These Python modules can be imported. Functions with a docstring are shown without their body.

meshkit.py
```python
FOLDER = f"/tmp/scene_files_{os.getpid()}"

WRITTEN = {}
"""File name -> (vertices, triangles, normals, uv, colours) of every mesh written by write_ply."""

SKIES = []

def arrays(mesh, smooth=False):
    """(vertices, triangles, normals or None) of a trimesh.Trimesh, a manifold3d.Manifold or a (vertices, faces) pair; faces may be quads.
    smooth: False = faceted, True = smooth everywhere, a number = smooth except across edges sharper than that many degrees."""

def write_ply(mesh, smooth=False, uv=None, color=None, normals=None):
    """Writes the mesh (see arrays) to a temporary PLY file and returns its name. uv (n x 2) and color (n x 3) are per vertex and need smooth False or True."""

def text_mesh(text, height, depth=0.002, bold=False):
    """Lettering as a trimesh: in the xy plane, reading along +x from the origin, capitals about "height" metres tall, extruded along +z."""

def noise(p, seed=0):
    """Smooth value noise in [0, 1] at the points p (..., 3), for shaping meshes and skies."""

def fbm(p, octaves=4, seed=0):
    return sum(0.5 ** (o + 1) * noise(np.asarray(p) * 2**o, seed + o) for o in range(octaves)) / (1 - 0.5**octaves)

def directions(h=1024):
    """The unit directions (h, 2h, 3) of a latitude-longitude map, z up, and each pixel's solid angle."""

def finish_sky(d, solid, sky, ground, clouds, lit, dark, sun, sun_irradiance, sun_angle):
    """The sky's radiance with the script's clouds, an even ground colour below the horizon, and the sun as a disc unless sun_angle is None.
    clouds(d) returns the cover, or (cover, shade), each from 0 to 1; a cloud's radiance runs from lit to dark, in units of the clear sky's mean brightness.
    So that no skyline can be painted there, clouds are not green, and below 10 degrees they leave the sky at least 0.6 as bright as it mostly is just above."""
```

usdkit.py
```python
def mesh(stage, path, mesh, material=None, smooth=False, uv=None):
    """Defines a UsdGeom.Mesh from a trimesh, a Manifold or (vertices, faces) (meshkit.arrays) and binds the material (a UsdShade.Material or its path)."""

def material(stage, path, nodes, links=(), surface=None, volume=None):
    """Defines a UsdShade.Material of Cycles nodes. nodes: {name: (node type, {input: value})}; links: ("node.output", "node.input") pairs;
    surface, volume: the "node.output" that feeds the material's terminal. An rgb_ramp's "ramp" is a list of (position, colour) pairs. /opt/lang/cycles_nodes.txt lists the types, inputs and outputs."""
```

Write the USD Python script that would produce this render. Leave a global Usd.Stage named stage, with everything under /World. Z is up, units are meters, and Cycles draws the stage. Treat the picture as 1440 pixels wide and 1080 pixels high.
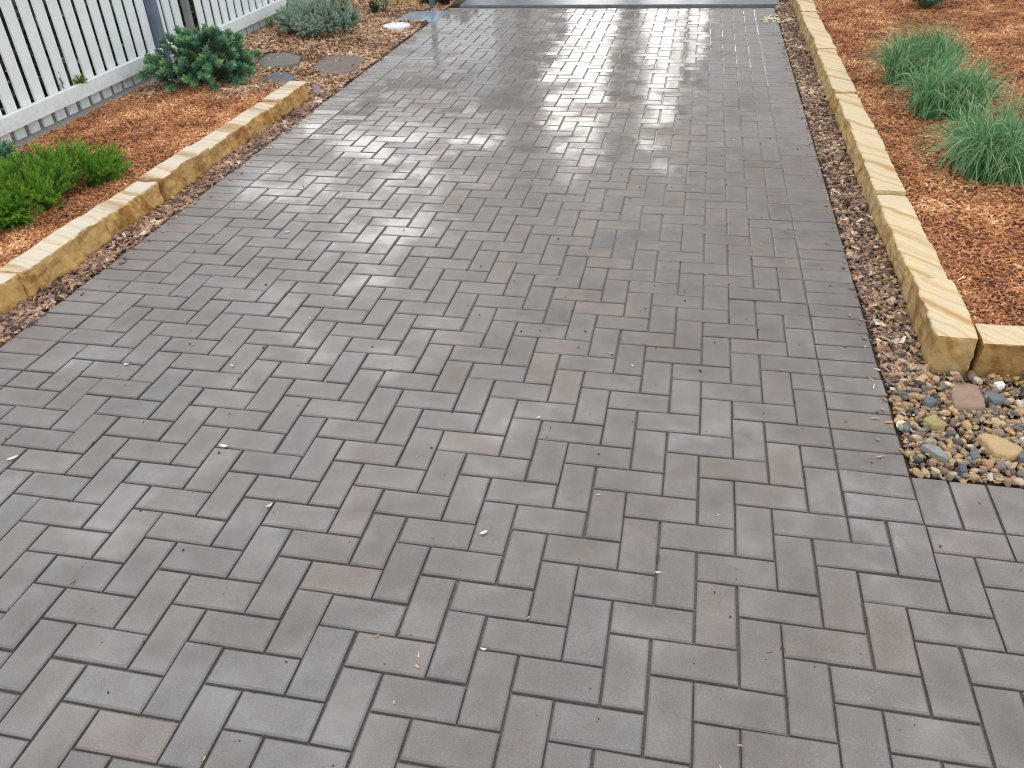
import math
import numpy as np
import trimesh
from shapely.geometry import Polygon, box as sbox
from pxr import Gf, Sdf, Usd, UsdGeom, UsdLux, UsdShade, Vt
import meshkit
import usdkit

stage = Usd.Stage.CreateInMemory()
UsdGeom.SetStageUpAxis(stage, "Z")
UsdGeom.SetStageMetersPerUnit(stage, 1.0)
UsdGeom.Xform.Define(stage, "/World")
UsdGeom.Scope.Define(stage, "/World/Looks")

# ------------------------------------------------------------------ camera, sky, sun, exposure
G = 0.102                                   # one paver width with its joint
YAW, PITCH, ROLL = 0.2236, 0.9640, -0.0409
CAM_R = np.array([[math.cos(YAW), -math.sin(YAW), 0], [math.sin(YAW), math.cos(YAW), 0], [0, 0, 1]]) \
    @ np.array([[1, 0, 0], [0, math.cos(PITCH), -math.sin(PITCH)], [0, math.sin(PITCH), math.cos(PITCH)]]) \
    @ np.array([[math.cos(ROLL), -math.sin(ROLL), 0], [math.sin(ROLL), math.cos(ROLL), 0], [0, 0, 1]])
CAM = np.array([-5.2149, -19.8155, 16.1094]) * G
cam = UsdGeom.Camera.Define(stage, "/World/camera")
m = np.eye(4)
m[:3, :3] = CAM_R.T
m[3, :3] = CAM
cam.AddTransformOp().Set(Gf.Matrix4d(m.tolist()))
cam.CreateHorizontalApertureAttr(36.0)
cam.CreateVerticalApertureAttr(27.0)
cam.CreateFocalLengthAttr(1153.585 / 1440 * 36)
cam.CreateClippingRangeAttr((0.05, 2000.0))
cam.CreateExposureAttr(0.86)

SUN_EL, SUN_AZ = math.radians(27), math.radians(-9)    # azimuth measured from +y towards +x
sun_dir = np.array([math.cos(SUN_EL) * math.sin(SUN_AZ), math.cos(SUN_EL) * math.cos(SUN_AZ), math.sin(SUN_EL)])
mat = usdkit.material
sky_mat = mat(stage, "/World/Looks/sky_overcast", {
    "tc": ("texture_coordinate", {}),
    "sky": ("sky_texture", {"sky_type": "single_scattering", "sun_disc": False, "sun_elevation": SUN_EL, "sun_rotation": SUN_AZ, "air_density": 1.0, "aerosol_density": 3.0}),
    "n": ("noise_texture", {"scale": 2.2, "detail": 4.0, "roughness": 0.55}),
    "r": ("rgb_ramp", {"ramp": [(0.30, (6.2, 6.6, 7.2)), (0.5, (8.3, 8.7, 9.3)), (0.72, (11.2, 11.5, 11.9))]}),
    "mx": ("mix_color", {"fac": 0.86, "use_clamp": False}),
    "bg": ("background_shader", {"strength": 0.10})},
    [("tc.generated", "n.vector"), ("n.fac", "r.fac"), ("sky.color", "mx.a"), ("r.color", "mx.b"), ("mx.result", "bg.color")], surface="bg.background")
dome = UsdLux.DomeLight.Define(stage, "/World/sky")
UsdShade.MaterialBindingAPI.Apply(dome.GetPrim()).Bind(sky_mat)
dome.GetPrim().SetCustomDataByKey("kind", "structure")
sun = UsdLux.DistantLight.Define(stage, "/World/sun")
sun.CreateIntensityAttr(0.24)
sun.CreateAngleAttr(90.0)
sun.CreateNormalizeAttr(True)
sun.CreateColorAttr(Gf.Vec3f(1.0, 0.96, 0.90))
_z = sun_dir
_x = np.cross([0, 0, 1.0], _z); _x /= np.linalg.norm(_x)
_y = np.cross(_z, _x)
sm = np.eye(4); sm[0, :3], sm[1, :3], sm[2, :3] = _x, _y, _z
sun.AddTransformOp().Set(Gf.Matrix4d(sm.tolist()))

# ------------------------------------------------------------------ helpers
rng = np.random.default_rng(7)
taken = {}
def numbered(parent, name):
    k = (parent, name)
    n = taken.get(k, 0)
    taken[k] = n + 1
    return f"{parent}/{name}" if n == 0 else f"{parent}/{name}_{n:03d}"

def tag(prim, label=None, cat=None, group=None, kind=None):
    for k, v in (("label", label), ("category", cat), ("group", group), ("kind", kind)):
        if v:
            prim.SetCustomDataByKey(k, v)
    return prim

def thing(name, label=None, cat=None, loc=(0, 0, 0), rz=0.0, group=None, kind=None):
    x = UsdGeom.Xform.Define(stage, numbered("/World", name))
    x.AddTranslateOp().Set(Gf.Vec3d(*map(float, loc)))
    if rz:
        x.AddRotateZOp().Set(math.degrees(rz))
    return tag(x.GetPrim(), label, cat, group, kind)

def obj(name, mesh, material, parent=None, smooth=False, attrs=None, **tags):
    base = "/World" if parent is None else str(parent.GetPath())
    ms = usdkit.mesh(stage, numbered(base, name), mesh, material, smooth=smooth)
    if attrs:
        api = UsdGeom.PrimvarsAPI(ms)
        n = len(ms.GetPointsAttr().Get())
        for k, v in attrs.items():
            a = np.full(n, v, np.float32) if np.ndim(v) == 0 else np.asarray(v, np.float32)
            api.CreatePrimvar(k, Sdf.ValueTypeNames.FloatArray, "vertex").Set(Vt.FloatArray.FromNumpy(a))
    return tag(ms.GetPrim(), **tags)

def scatter(bv, bf, M, t):
    """Copies of (bv, bf) under the N matrices M (columns = axes) at t, as one mesh."""
    N = len(M)
    v = np.einsum("nij,kj->nki", M, bv) + t[:, None, :]
    f = bf[None] + (np.arange(N) * len(bv))[:, None, None]
    return v.reshape(-1, 3), f.reshape(-1, 3)

def join(parts):
    vs, fs, n = [], [], 0
    for v, f in parts:
        vs.append(np.asarray(v, float)); fs.append(np.asarray(f) + n); n += len(v)
    return np.vstack(vs), np.vstack(fs)

def euler(yaw, pitch, roll):
    cz, sz, cy, sy, cx, sx = np.cos(yaw), np.sin(yaw), np.cos(pitch), np.sin(pitch), np.cos(roll), np.sin(roll)
    o, z = np.ones_like(yaw), np.zeros_like(yaw)
    Rz = np.stack([np.stack([cz, -sz, z], -1), np.stack([sz, cz, z], -1), np.stack([z, z, o], -1)], -2)
    Ry = np.stack([np.stack([cy, z, sy], -1), np.stack([z, o, z], -1), np.stack([-sy, z, cy], -1)], -2)
    Rx = np.stack([np.stack([o, z, z], -1), np.stack([z, cx, -sx], -1), np.stack([z, sx, cx], -1)], -2)
    return Rz @ Ry @ Rx

def bx(x0, x1, y0, y1, z0, z1):
    b = trimesh.creation.box([x1 - x0, y1 - y0, z1 - z0])
    return np.array(b.vertices) + [(x0 + x1) / 2, (y0 + y1) / 2, (z0 + z1) / 2], np.array(b.faces)

def round_box(size, r=0.008, cell=0.025, seed=0, amp=(0.003, 0.003, 0.003), freq=9.0):
    """A closed box with rounded edges and uneven faces; centred in x and y, its bottom at z = 0."""
    s = np.asarray(size, float)
    b = trimesh.creation.box(s)
    v, f = trimesh.remesh.subdivide_to_size(b.vertices, b.faces, cell)
    t = trimesh.Trimesh(v, f, process=True)
    v = np.array(t.vertices)
    h = s / 2
    c = np.clip(v, -h + r, h - r)
    d = v - c
    n = np.linalg.norm(d, axis=1, keepdims=True)
    v = np.where(n > 1e-9, c + d / np.maximum(n, 1e-9) * r, v)
    face = np.abs(v) > h - r * 0.6
    off = np.stack([meshkit.fbm(v * freq + 17.3 * (k + 1) + seed * 3.1, 4, seed + 11 * k) - 0.5 for k in range(3)], 1) * 2 * np.asarray(amp)
    rough = np.stack([meshkit.fbm(v * 34 + 5.3 * (k + 1) + seed, 3, seed + 5 + k) - 0.5 for k in range(3)], 1) * 0.011
    rough[:, 2] *= 0.12
    v = v + off * (0.35 + 0.65 * face) + rough * (np.abs(v[:, 2:3]) < h[2] - 0.004)
    v[:, 2] += h[2]
    return v, np.array(t.faces)

def chamfer_prism(poly, z0, z1, c, core=False):
    """A flat-topped piece of plan POLY (convex) with a chamfered top edge."""
    if poly.geom_type != "Polygon" or poly.area < 4e-4:
        return None
    p = np.array(poly.exterior.coords)[:-1]
    if Polygon(p).exterior.is_ccw is False:
        p = p[::-1]
    inner = poly.buffer(-c, join_style=2)
    n = len(p)
    if inner.is_empty or inner.geom_type != "Polygon" or len(inner.exterior.coords) - 1 != n:
        q = p.mean(0) + (p - p.mean(0)) * 0.92
    else:
        q = np.array(inner.exterior.coords)[:-1]
        if not inner.exterior.is_ccw:
            q = q[::-1]
        k = np.argmin(((q - p[0]) ** 2).sum(1))
        q = np.roll(q, -k, axis=0)
    v = np.vstack([np.c_[p, np.full(n, z0)], np.c_[p, np.full(n, z1 - c * 0.8)], np.c_[q, np.full(n, z1)]])
    f = []
    for i in range(n):
        j = (i + 1) % n
        f += [[i, j, n + j], [i, n + j, n + i], [n + i, n + j, 2 * n + j], [n + i, 2 * n + j, 2 * n + i]]
    if core:
        v = np.vstack([v, [[*q.mean(0), z1]]])
        f += [[2 * n + i, 2 * n + (i + 1) % n, 3 * n] for i in range(n)]
    else:
        f += [[2 * n, 2 * n + i, 2 * n + i + 1] for i in range(1, n - 1)]
    f += [[0, i + 1, i] for i in range(1, n - 1)]
    return v, np.array(f)

def to_px(X):
    d = (np.atleast_2d(X) - CAM) @ CAM_R
    return np.stack([720 + 1153.585 * d[:, 0] / -d[:, 2], 540 - 1153.585 * d[:, 1] / -d[:, 2]], 1)

def at(x, y, z=0.0):
    """The point of the level z that stands at pixel (x, y) of the photograph."""
    d = CAM_R @ np.array([(x - 720) / 1153.585, (540 - y) / 1153.585, -1.0])
    return CAM + d * ((z - CAM[2]) / d[2])

def sheet(x0, x1, y0, y1, cell, height):
    xs, ys = np.linspace(x0, x1, max(2, int((x1 - x0) / cell) + 1)), np.linspace(y0, y1, max(2, int((y1 - y0) / cell) + 1))
    X, Y = np.meshgrid(xs, ys)
    Z = height(X, Y) if callable(height) else np.full_like(X, height)
    i, j = np.meshgrid(np.arange(len(ys) - 1), np.arange(len(xs) - 1), indexing="ij")
    a = (i * len(xs) + j).ravel()
    f = np.vstack([np.c_[a, a + 1, a + len(xs) + 1], np.c_[a, a + len(xs) + 1, a + len(xs)]])
    return np.c_[X.ravel(), Y.ravel(), Z.ravel()], f

# ------------------------------------------------------------------ materials
L = "/World/Looks/"
M = {}
M["paver"] = mat(stage, L + "wet_paver", {
    "g": ("geometry", {}),
    "tone": ("attribute", {"attribute": "tone"}),
    "hue": ("attribute", {"attribute": "hue"}),
    "ramp": ("rgb_ramp", {"ramp": [(0.0, (0.100, 0.091, 0.085)), (0.35, (0.118, 0.107, 0.099)), (0.7, (0.135, 0.121, 0.111)), (1.0, (0.168, 0.148, 0.133))]}),
    "warm": ("rgb_ramp", {"ramp": [(0.0, (0.96, 0.99, 1.03)), (0.5, (1.0, 1.0, 1.0)), (1.0, (1.12, 1.0, 0.90))]}),
    "mul": ("mix_color", {"blend_type": "multiply", "fac": 1.0, "use_clamp": False}),
    "fine": ("noise_texture", {"scale": 300.0, "detail": 3.0, "roughness": 0.75}),
    "fr": ("rgb_ramp", {"ramp": [(0.28, (0.22, 0.22, 0.23)), (0.40, (0.86, 0.86, 0.86)), (0.55, (1.02, 1.02, 1.02)), (0.68, (1.75, 1.70, 1.64))]}),
    "mul2": ("mix_color", {"blend_type": "multiply", "fac": 0.75, "use_clamp": False}),
    "blot": ("noise_texture", {"scale": 9.0, "detail": 4.0, "roughness": 0.6}),
    "br": ("rgb_ramp", {"ramp": [(0.3, (0.80, 0.79, 0.78)), (0.65, (1.13, 1.13, 1.13))]}),
    "mul3": ("mix_color", {"blend_type": "multiply", "fac": 1.0, "use_clamp": False}),
    "stain": ("noise_texture", {"scale": 2.1, "detail": 5.0, "roughness": 0.65}),
    "sr": ("rgb_ramp", {"ramp": [(0.38, (0.66, 0.58, 0.49)), (0.47, (0.92, 0.89, 0.85)), (0.56, (1.0, 1.0, 1.0))]}),
    "core": ("attribute", {"attribute": "core"}), "cn": ("noise_texture", {"scale": 24.0, "detail": 3.0}), "cm": ("math", {"math_type": "multiply_add", "value2": 0.9, "value3": -0.45}), "ca": ("math", {"math_type": "add", "use_clamp": True}),
    "cr": ("rgb_ramp", {"ramp": [(0.0, (1.07, 1.07, 1.08)), (0.35, (1.0, 0.99, 0.98)), (0.9, (0.93, 0.885, 0.84))]}), "mul5": ("mix_color", {"blend_type": "multiply", "fac": 1.0, "use_clamp": False}),
    "tn": ("separate_xyz", {}), "ed": ("map_range", {"from_min": 0.97, "from_max": 0.85, "to_min": 0.0, "to_max": 1.0, "clamp": True}), "mul6": ("mix_color", {"blend_type": "multiply", "b": (1.22, 1.20, 1.18), "use_clamp": False}),  # chamfers painted paler: worn arrises, plus the sky light they catch
    "mul4": ("mix_color", {"blend_type": "multiply", "fac": 0.5, "use_clamp": False}),
    "wet": ("noise_texture", {"scale": 2.3, "detail": 5.0, "roughness": 0.62}),
    "pos": ("separate_xyz", {}), "far": ("map_range", {"from_min": 0.3, "from_max": 4.6, "to_min": -0.11, "to_max": 0.12, "clamp": True}), "wadd": ("math", {"math_type": "add"}), "wd": ("mix_color", {"blend_type": "multiply", "b": (0.70, 0.69, 0.68), "use_clamp": False}), "wdf": ("math", {"math_type": "multiply", "value2": 0.9}),
    "wr": ("map_range", {"from_min": 0.40, "from_max": 0.58, "to_min": 0.40, "to_max": 1.0, "clamp": True}),
    "rr": ("map_range", {"from_min": 0.42, "from_max": 0.64, "to_min": 0.36, "to_max": 0.07, "clamp": True}),
    "bump": ("bump", {"strength": 0.42, "distance": 0.0012}),
    "wave": ("noise_texture", {"scale": 38.0, "detail": 2.0}),
    "bump2": ("bump", {"strength": 0.12, "distance": 0.0025}),
    "p": ("principled_bsdf", {"roughness": 0.58, "coat_ior": 1.62})},
    [("tone.fac", "ramp.fac"), ("hue.fac", "warm.fac"), ("ramp.color", "mul.a"), ("warm.color", "mul.b"), ("g.position", "fine.vector"), ("fine.fac", "fr.fac"), ("mul.result", "mul2.a"), ("fr.color", "mul2.b"),
     ("g.position", "blot.vector"), ("blot.fac", "br.fac"), ("mul2.result", "mul3.a"), ("br.color", "mul3.b"), ("g.position", "stain.vector"), ("stain.fac", "sr.fac"), ("mul3.result", "mul4.a"), ("sr.color", "mul4.b"),
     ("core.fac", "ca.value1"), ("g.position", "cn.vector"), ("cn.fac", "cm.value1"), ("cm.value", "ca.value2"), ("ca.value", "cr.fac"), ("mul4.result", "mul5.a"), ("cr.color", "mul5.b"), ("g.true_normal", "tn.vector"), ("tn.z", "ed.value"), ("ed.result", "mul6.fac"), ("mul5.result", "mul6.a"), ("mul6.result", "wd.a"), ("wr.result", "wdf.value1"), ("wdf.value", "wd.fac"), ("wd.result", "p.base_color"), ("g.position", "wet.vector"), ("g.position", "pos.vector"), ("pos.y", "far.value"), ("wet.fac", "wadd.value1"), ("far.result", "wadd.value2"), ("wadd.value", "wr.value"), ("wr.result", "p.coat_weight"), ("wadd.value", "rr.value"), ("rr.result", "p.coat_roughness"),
     ("fine.fac", "bump.height"), ("bump.normal", "p.normal"), ("g.position", "wave.vector"), ("wave.fac", "bump2.height"), ("bump2.normal", "p.coat_normal")], surface="p.BSDF")

def rough_mat(name, ramp, scale, rough=0.85, bump=0.5, dist=0.004, detail=6.0, spec=0.3):
    return mat(stage, L + name, {
        "g": ("geometry", {}), "n": ("noise_texture", {"scale": scale, "detail": detail, "roughness": 0.65}),
        "r": ("rgb_ramp", {"ramp": ramp}), "b": ("bump", {"strength": bump, "distance": dist}),
        "p": ("principled_bsdf", {"roughness": rough, "specular_ior_level": spec})},
        [("g.position", "n.vector"), ("n.fac", "r.fac"), ("r.color", "p.base_color"), ("n.fac", "b.height"), ("b.normal", "p.normal")], surface="p.BSDF")

def island_mat(name, ramp, rough=0.7, grain=180.0, spec=0.4, interpolate=True, bump=0.2):
    """Each piece of the mesh takes a colour of its own."""
    return mat(stage, L + name, {
        "g": ("geometry", {}), "t": ("attribute", {"attribute": "tone"}), "r": ("rgb_ramp", {"ramp": ramp, "interpolate": interpolate}),
        "n": ("noise_texture", {"scale": grain, "detail": 3.0}), "nr": ("rgb_ramp", {"ramp": [(0.3, (0.68, 0.68, 0.68)), (0.7, (1.25, 1.25, 1.25))]}),
        "m": ("mix_color", {"blend_type": "multiply", "fac": 1.0, "use_clamp": False}), "b": ("bump", {"strength": bump, "distance": 0.002}),
        "p": ("principled_bsdf", {"roughness": rough, "specular_ior_level": spec})},
        [("t.fac", "r.fac"), ("g.position", "n.vector"), ("n.fac", "nr.fac"), ("r.color", "m.a"), ("nr.color", "m.b"), ("m.result", "p.base_color"), ("n.fac", "b.height"), ("b.normal", "p.normal")], surface="p.BSDF")

M["sand"] = mat(stage, L + "joint_sand", {
    "g": ("geometry", {}), "n": ("noise_texture", {"scale": 160.0, "detail": 5.0}), "r": ("rgb_ramp", {"ramp": [(0.3, (0.036, 0.030, 0.025)), (0.7, (0.120, 0.100, 0.084))]}),
    "r2": ("rgb_ramp", {"ramp": [(0.3, (0.060, 0.052, 0.045)), (0.7, (0.155, 0.138, 0.120))]}), "pos": ("separate_xyz", {}), "far": ("map_range", {"from_min": 0.2, "from_max": 1.8, "to_min": 0.0, "to_max": 1.0, "clamp": True}),
    "mx": ("mix_color", {}), "p": ("principled_bsdf", {"roughness": 0.5, "coat_roughness": 0.2})},
    [("g.position", "n.vector"), ("n.fac", "r.fac"), ("n.fac", "r2.fac"), ("g.position", "pos.vector"), ("pos.y", "far.value"), ("far.result", "mx.fac"), ("r.color", "mx.a"), ("r2.color", "mx.b"), ("mx.result", "p.base_color"), ("far.result", "p.coat_weight")], surface="p.BSDF")
M["soil"] = rough_mat("dark_soil", [(0.3, (0.030, 0.020, 0.014)), (0.7, (0.09, 0.060, 0.040))], 60.0)
M["mulch_base"] = rough_mat("mulch_base", [(0.3, (0.055, 0.018, 0.008)), (0.7, (0.202, 0.074, 0.031))], 90.0, bump=0.8, dist=0.01)
M["litter_base"] = rough_mat("litter_base", [(0.3, (0.048, 0.028, 0.016)), (0.7, (0.160, 0.096, 0.056))], 80.0, bump=0.8, dist=0.01)
M["ground"] = rough_mat("garden_ground", [(0.3, (0.035, 0.045, 0.018)), (0.7, (0.09, 0.085, 0.04))], 3.0)
M["concrete"] = rough_mat("wet_concrete", [(0.3, (0.085, 0.089, 0.093)), (0.7, (0.145, 0.146, 0.149))], 14.0, rough=0.30, bump=0.1, dist=0.002, spec=0.5)
M["strip"] = rough_mat("old_concrete", [(0.3, (0.172, 0.159, 0.146)), (0.7, (0.284, 0.267, 0.241))], 45.0, rough=0.8, bump=0.5)
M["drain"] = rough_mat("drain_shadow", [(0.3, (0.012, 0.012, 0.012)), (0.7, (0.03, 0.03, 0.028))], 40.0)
M["mulch"] = island_mat("bark_fibre", [(0.0, (0.084, 0.028, 0.012)), (0.22, (0.241, 0.089, 0.034)), (0.5, (0.437, 0.177, 0.065)), (0.8, (0.560, 0.251, 0.097)), (0.95, (0.672, 0.365, 0.163)), (1.0, (0.773, 0.513, 0.284))], grain=240.0, rough=0.8)
M["litter"] = island_mat("leaf_chip", [(0.0, (0.075, 0.034, 0.017)), (0.2, (0.24, 0.125, 0.063)), (0.5, (0.43, 0.25, 0.135)), (0.8, (0.55, 0.36, 0.21)), (1.0, (0.70, 0.53, 0.36))], grain=150.0)
M["chip"] = island_mat("stone_chip", [(0.0, (0.032, 0.021, 0.017)), (0.14, (0.127, 0.070, 0.045)), (0.25, (0.079, 0.053, 0.045)), (0.36, (0.317, 0.169, 0.084)), (0.48, (0.211, 0.121, 0.084)), (0.58, (0.401, 0.238, 0.132)), (0.68, (0.137, 0.100, 0.084)), (0.78, (0.486, 0.306, 0.201)), (0.9, (0.359, 0.211, 0.127)), (1.0, (0.655, 0.517, 0.391))], rough=0.6)
M["pebble"] = island_mat("river_pebble", [(0.0, (0.022, 0.022, 0.025)), (0.10, (0.09, 0.062, 0.048)), (0.20, (0.17, 0.105, 0.068)), (0.28, (0.060, 0.066, 0.070)), (0.36, (0.29, 0.175, 0.075)), (0.50, (0.40, 0.255, 0.095)), (0.60, (0.13, 0.10, 0.072)),
                                          (0.70, (0.31, 0.150, 0.060)), (0.80, (0.43, 0.315, 0.17)), (0.90, (0.16, 0.135, 0.110)), (0.96, (0.36, 0.28, 0.18)), (1.0, (0.60, 0.53, 0.42))], rough=0.33, grain=70.0, spec=0.5, bump=0.08)

def stone_mat(name, cream, tan, rust, normal, scale, grey=0.0, sawn=(1.15, 1.2, 1.35), split=(1, 1, 1)):
    """Sandstone laid down in thin bands square to NORMAL; "seed" shifts the bands from block to block."""
    return mat(stage, L + name, {
        "g": ("geometry", {}), "seed": ("attribute", {"attribute": "seed"}),
        "wn": ("noise_texture", {"scale": 5.0, "detail": 3.0}), "ws": ("vector_math", {"math_type": "scale", "scale": 0.085}), "wa": ("vector_math", {"math_type": "add"}),
        "dot": ("vector_math", {"math_type": "dot_product", "vector2": normal}),
        "sc": ("math", {"math_type": "multiply_add", "value2": scale}), "sm": ("math", {"math_type": "multiply", "value2": 37.0}),
        "n1": ("noise_texture", {"dimensions": "1D", "scale": 1.0, "detail": 4.0, "roughness": 0.62}),
        "n4": ("noise_texture", {"scale": 16.0, "detail": 6.0, "roughness": 0.72}), "n4r": ("rgb_ramp", {"ramp": [(0.34, (0.52, 0.42, 0.30)), (0.46, (0.88, 0.83, 0.75)), (0.60, (1.10, 1.10, 1.10))]}), "msp": ("mix_color", {"blend_type": "multiply", "fac": 1.0, "a": split, "use_clamp": False}),
        "r": ("rgb_ramp", {"ramp": [(0.24, rust), (0.37, tan), (0.46, cream), (0.58, [c * 1.08 for c in cream]), (0.67, [0.6 * a + 0.4 * b for a, b in zip(cream, tan)]), (0.78, tan)]}),
        "n2": ("noise_texture", {"scale": 260.0, "detail": 4.0, "roughness": 0.7}), "nr": ("rgb_ramp", {"ramp": [(0.25, (0.78, 0.77, 0.75)), (0.75, (1.15, 1.15, 1.15))]}),
        "m": ("mix_color", {"blend_type": "multiply", "fac": 1.0, "use_clamp": False}),
        "n3": ("noise_texture", {"scale": 7.0, "detail": 5.0, "roughness": 0.65}), "gr": ("map_range", {"from_min": 0.42, "from_max": 0.68, "to_min": 0.0, "to_max": grey, "clamp": True}),
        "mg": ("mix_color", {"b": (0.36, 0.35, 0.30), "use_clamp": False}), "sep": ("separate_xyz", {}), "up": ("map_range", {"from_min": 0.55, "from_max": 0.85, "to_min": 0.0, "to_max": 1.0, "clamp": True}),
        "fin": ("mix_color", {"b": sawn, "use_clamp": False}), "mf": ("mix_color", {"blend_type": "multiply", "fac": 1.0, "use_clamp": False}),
        "nb": ("noise_texture", {"scale": 60.0, "detail": 5.0, "roughness": 0.7}),
        "b": ("bump", {"strength": 0.5, "distance": 0.004}),
        "p": ("principled_bsdf", {"roughness": 0.75, "specular_ior_level": 0.3})},
        [("g.position", "wn.vector"), ("wn.color", "ws.vector1"), ("g.position", "wa.vector1"), ("ws.vector", "wa.vector2"), ("wa.vector", "dot.vector1"), ("dot.value", "sc.value1"), ("seed.fac", "sm.value1"), ("sm.value", "sc.value3"),
         ("sc.value", "n1.w"), ("n1.fac", "r.fac"), ("g.position", "n2.vector"), ("n2.fac", "nr.fac"), ("r.color", "m.a"), ("nr.color", "m.b"), ("g.position", "n3.vector"), ("n3.fac", "gr.value"), ("gr.result", "mg.fac"), ("m.result", "mg.a"),
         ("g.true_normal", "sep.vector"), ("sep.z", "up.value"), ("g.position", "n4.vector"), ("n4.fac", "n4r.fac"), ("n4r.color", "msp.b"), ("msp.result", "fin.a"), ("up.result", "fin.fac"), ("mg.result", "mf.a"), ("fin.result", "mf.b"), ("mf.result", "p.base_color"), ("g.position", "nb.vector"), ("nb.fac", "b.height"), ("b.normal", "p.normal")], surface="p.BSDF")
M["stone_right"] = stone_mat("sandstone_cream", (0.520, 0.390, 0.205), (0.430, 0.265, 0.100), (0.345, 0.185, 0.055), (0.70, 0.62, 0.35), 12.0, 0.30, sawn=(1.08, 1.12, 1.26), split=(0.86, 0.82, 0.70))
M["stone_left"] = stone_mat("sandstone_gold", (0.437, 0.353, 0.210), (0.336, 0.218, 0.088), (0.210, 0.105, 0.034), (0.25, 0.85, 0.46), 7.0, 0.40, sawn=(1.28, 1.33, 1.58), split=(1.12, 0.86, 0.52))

M["stone_corner_shaded"] = stone_mat("sandstone_corner_shaded", (0.520, 0.390, 0.205), (0.430, 0.265, 0.100), (0.345, 0.185, 0.055), (0.70, 0.62, 0.35), 14.0, 0.30, sawn=(1.08, 1.12, 1.26), split=(0.66, 0.57, 0.43))  # right-wall stone with split faces painted darker: front shade plus iron stain
M["stone_dark"] = stone_mat("sandstone_shaded_brown", (0.520, 0.390, 0.205), (0.430, 0.265, 0.100), (0.345, 0.185, 0.055), (0.70, 0.62, 0.35), 12.0, 0.15, sawn=(1.08, 1.12, 1.26), split=(0.50, 0.38, 0.24))  # return block copy: overcast shade and iron stain painted into its split faces
M["fence"] = mat(stage, L + "fence_white", {
    "g": ("geometry", {}), "n": ("noise_texture", {"scale": 6.0, "detail": 6.0, "roughness": 0.7}), "r": ("rgb_ramp", {"ramp": [(0.3, (0.67, 0.705, 0.685)), (0.6, (0.74, 0.765, 0.75))]}),
    "xyz": ("separate_xyz", {}), "low": ("map_range", {"from_min": 0.36, "from_max": 0.06, "to_min": 0.03, "to_max": 0.45, "clamp": True}), "n2": ("noise_texture", {"scale": 26.0, "detail": 6.0, "roughness": 0.75}), "n2r": ("map_range", {"from_min": 0.42, "from_max": 0.72, "clamp": True}),
    "gm": ("math", {"math_type": "multiply"}), "mg": ("mix_color", {"b": (0.26, 0.25, 0.19), "use_clamp": False}),
    "p": ("principled_bsdf", {"roughness": 0.45, "specular_ior_level": 0.4})}, [("g.position", "n.vector"), ("n.fac", "r.fac"), ("g.position", "xyz.vector"), ("xyz.z", "low.value"), ("g.position", "n2.vector"), ("n2.fac", "n2r.value"), ("low.result", "gm.value1"), ("n2r.result", "gm.value2"), ("gm.value", "mg.fac"), ("r.color", "mg.a"), ("mg.result", "p.base_color")], surface="p.BSDF")
M["post"] = rough_mat("post_grey", [(0.3, (0.10, 0.125, 0.165)), (0.7, (0.15, 0.18, 0.225))], 8.0, rough=0.4, bump=0.05, spec=0.5)
M["post_warm"] = rough_mat("post_warm_grey", [(0.3, (0.16, 0.16, 0.165)), (0.7, (0.24, 0.235, 0.235))], 8.0, rough=0.5, bump=0.05)
M["post_green"] = rough_mat("post_green_grey", [(0.3, (0.05, 0.085, 0.10)), (0.7, (0.075, 0.12, 0.135))], 8.0, rough=0.45, bump=0.05)
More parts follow.
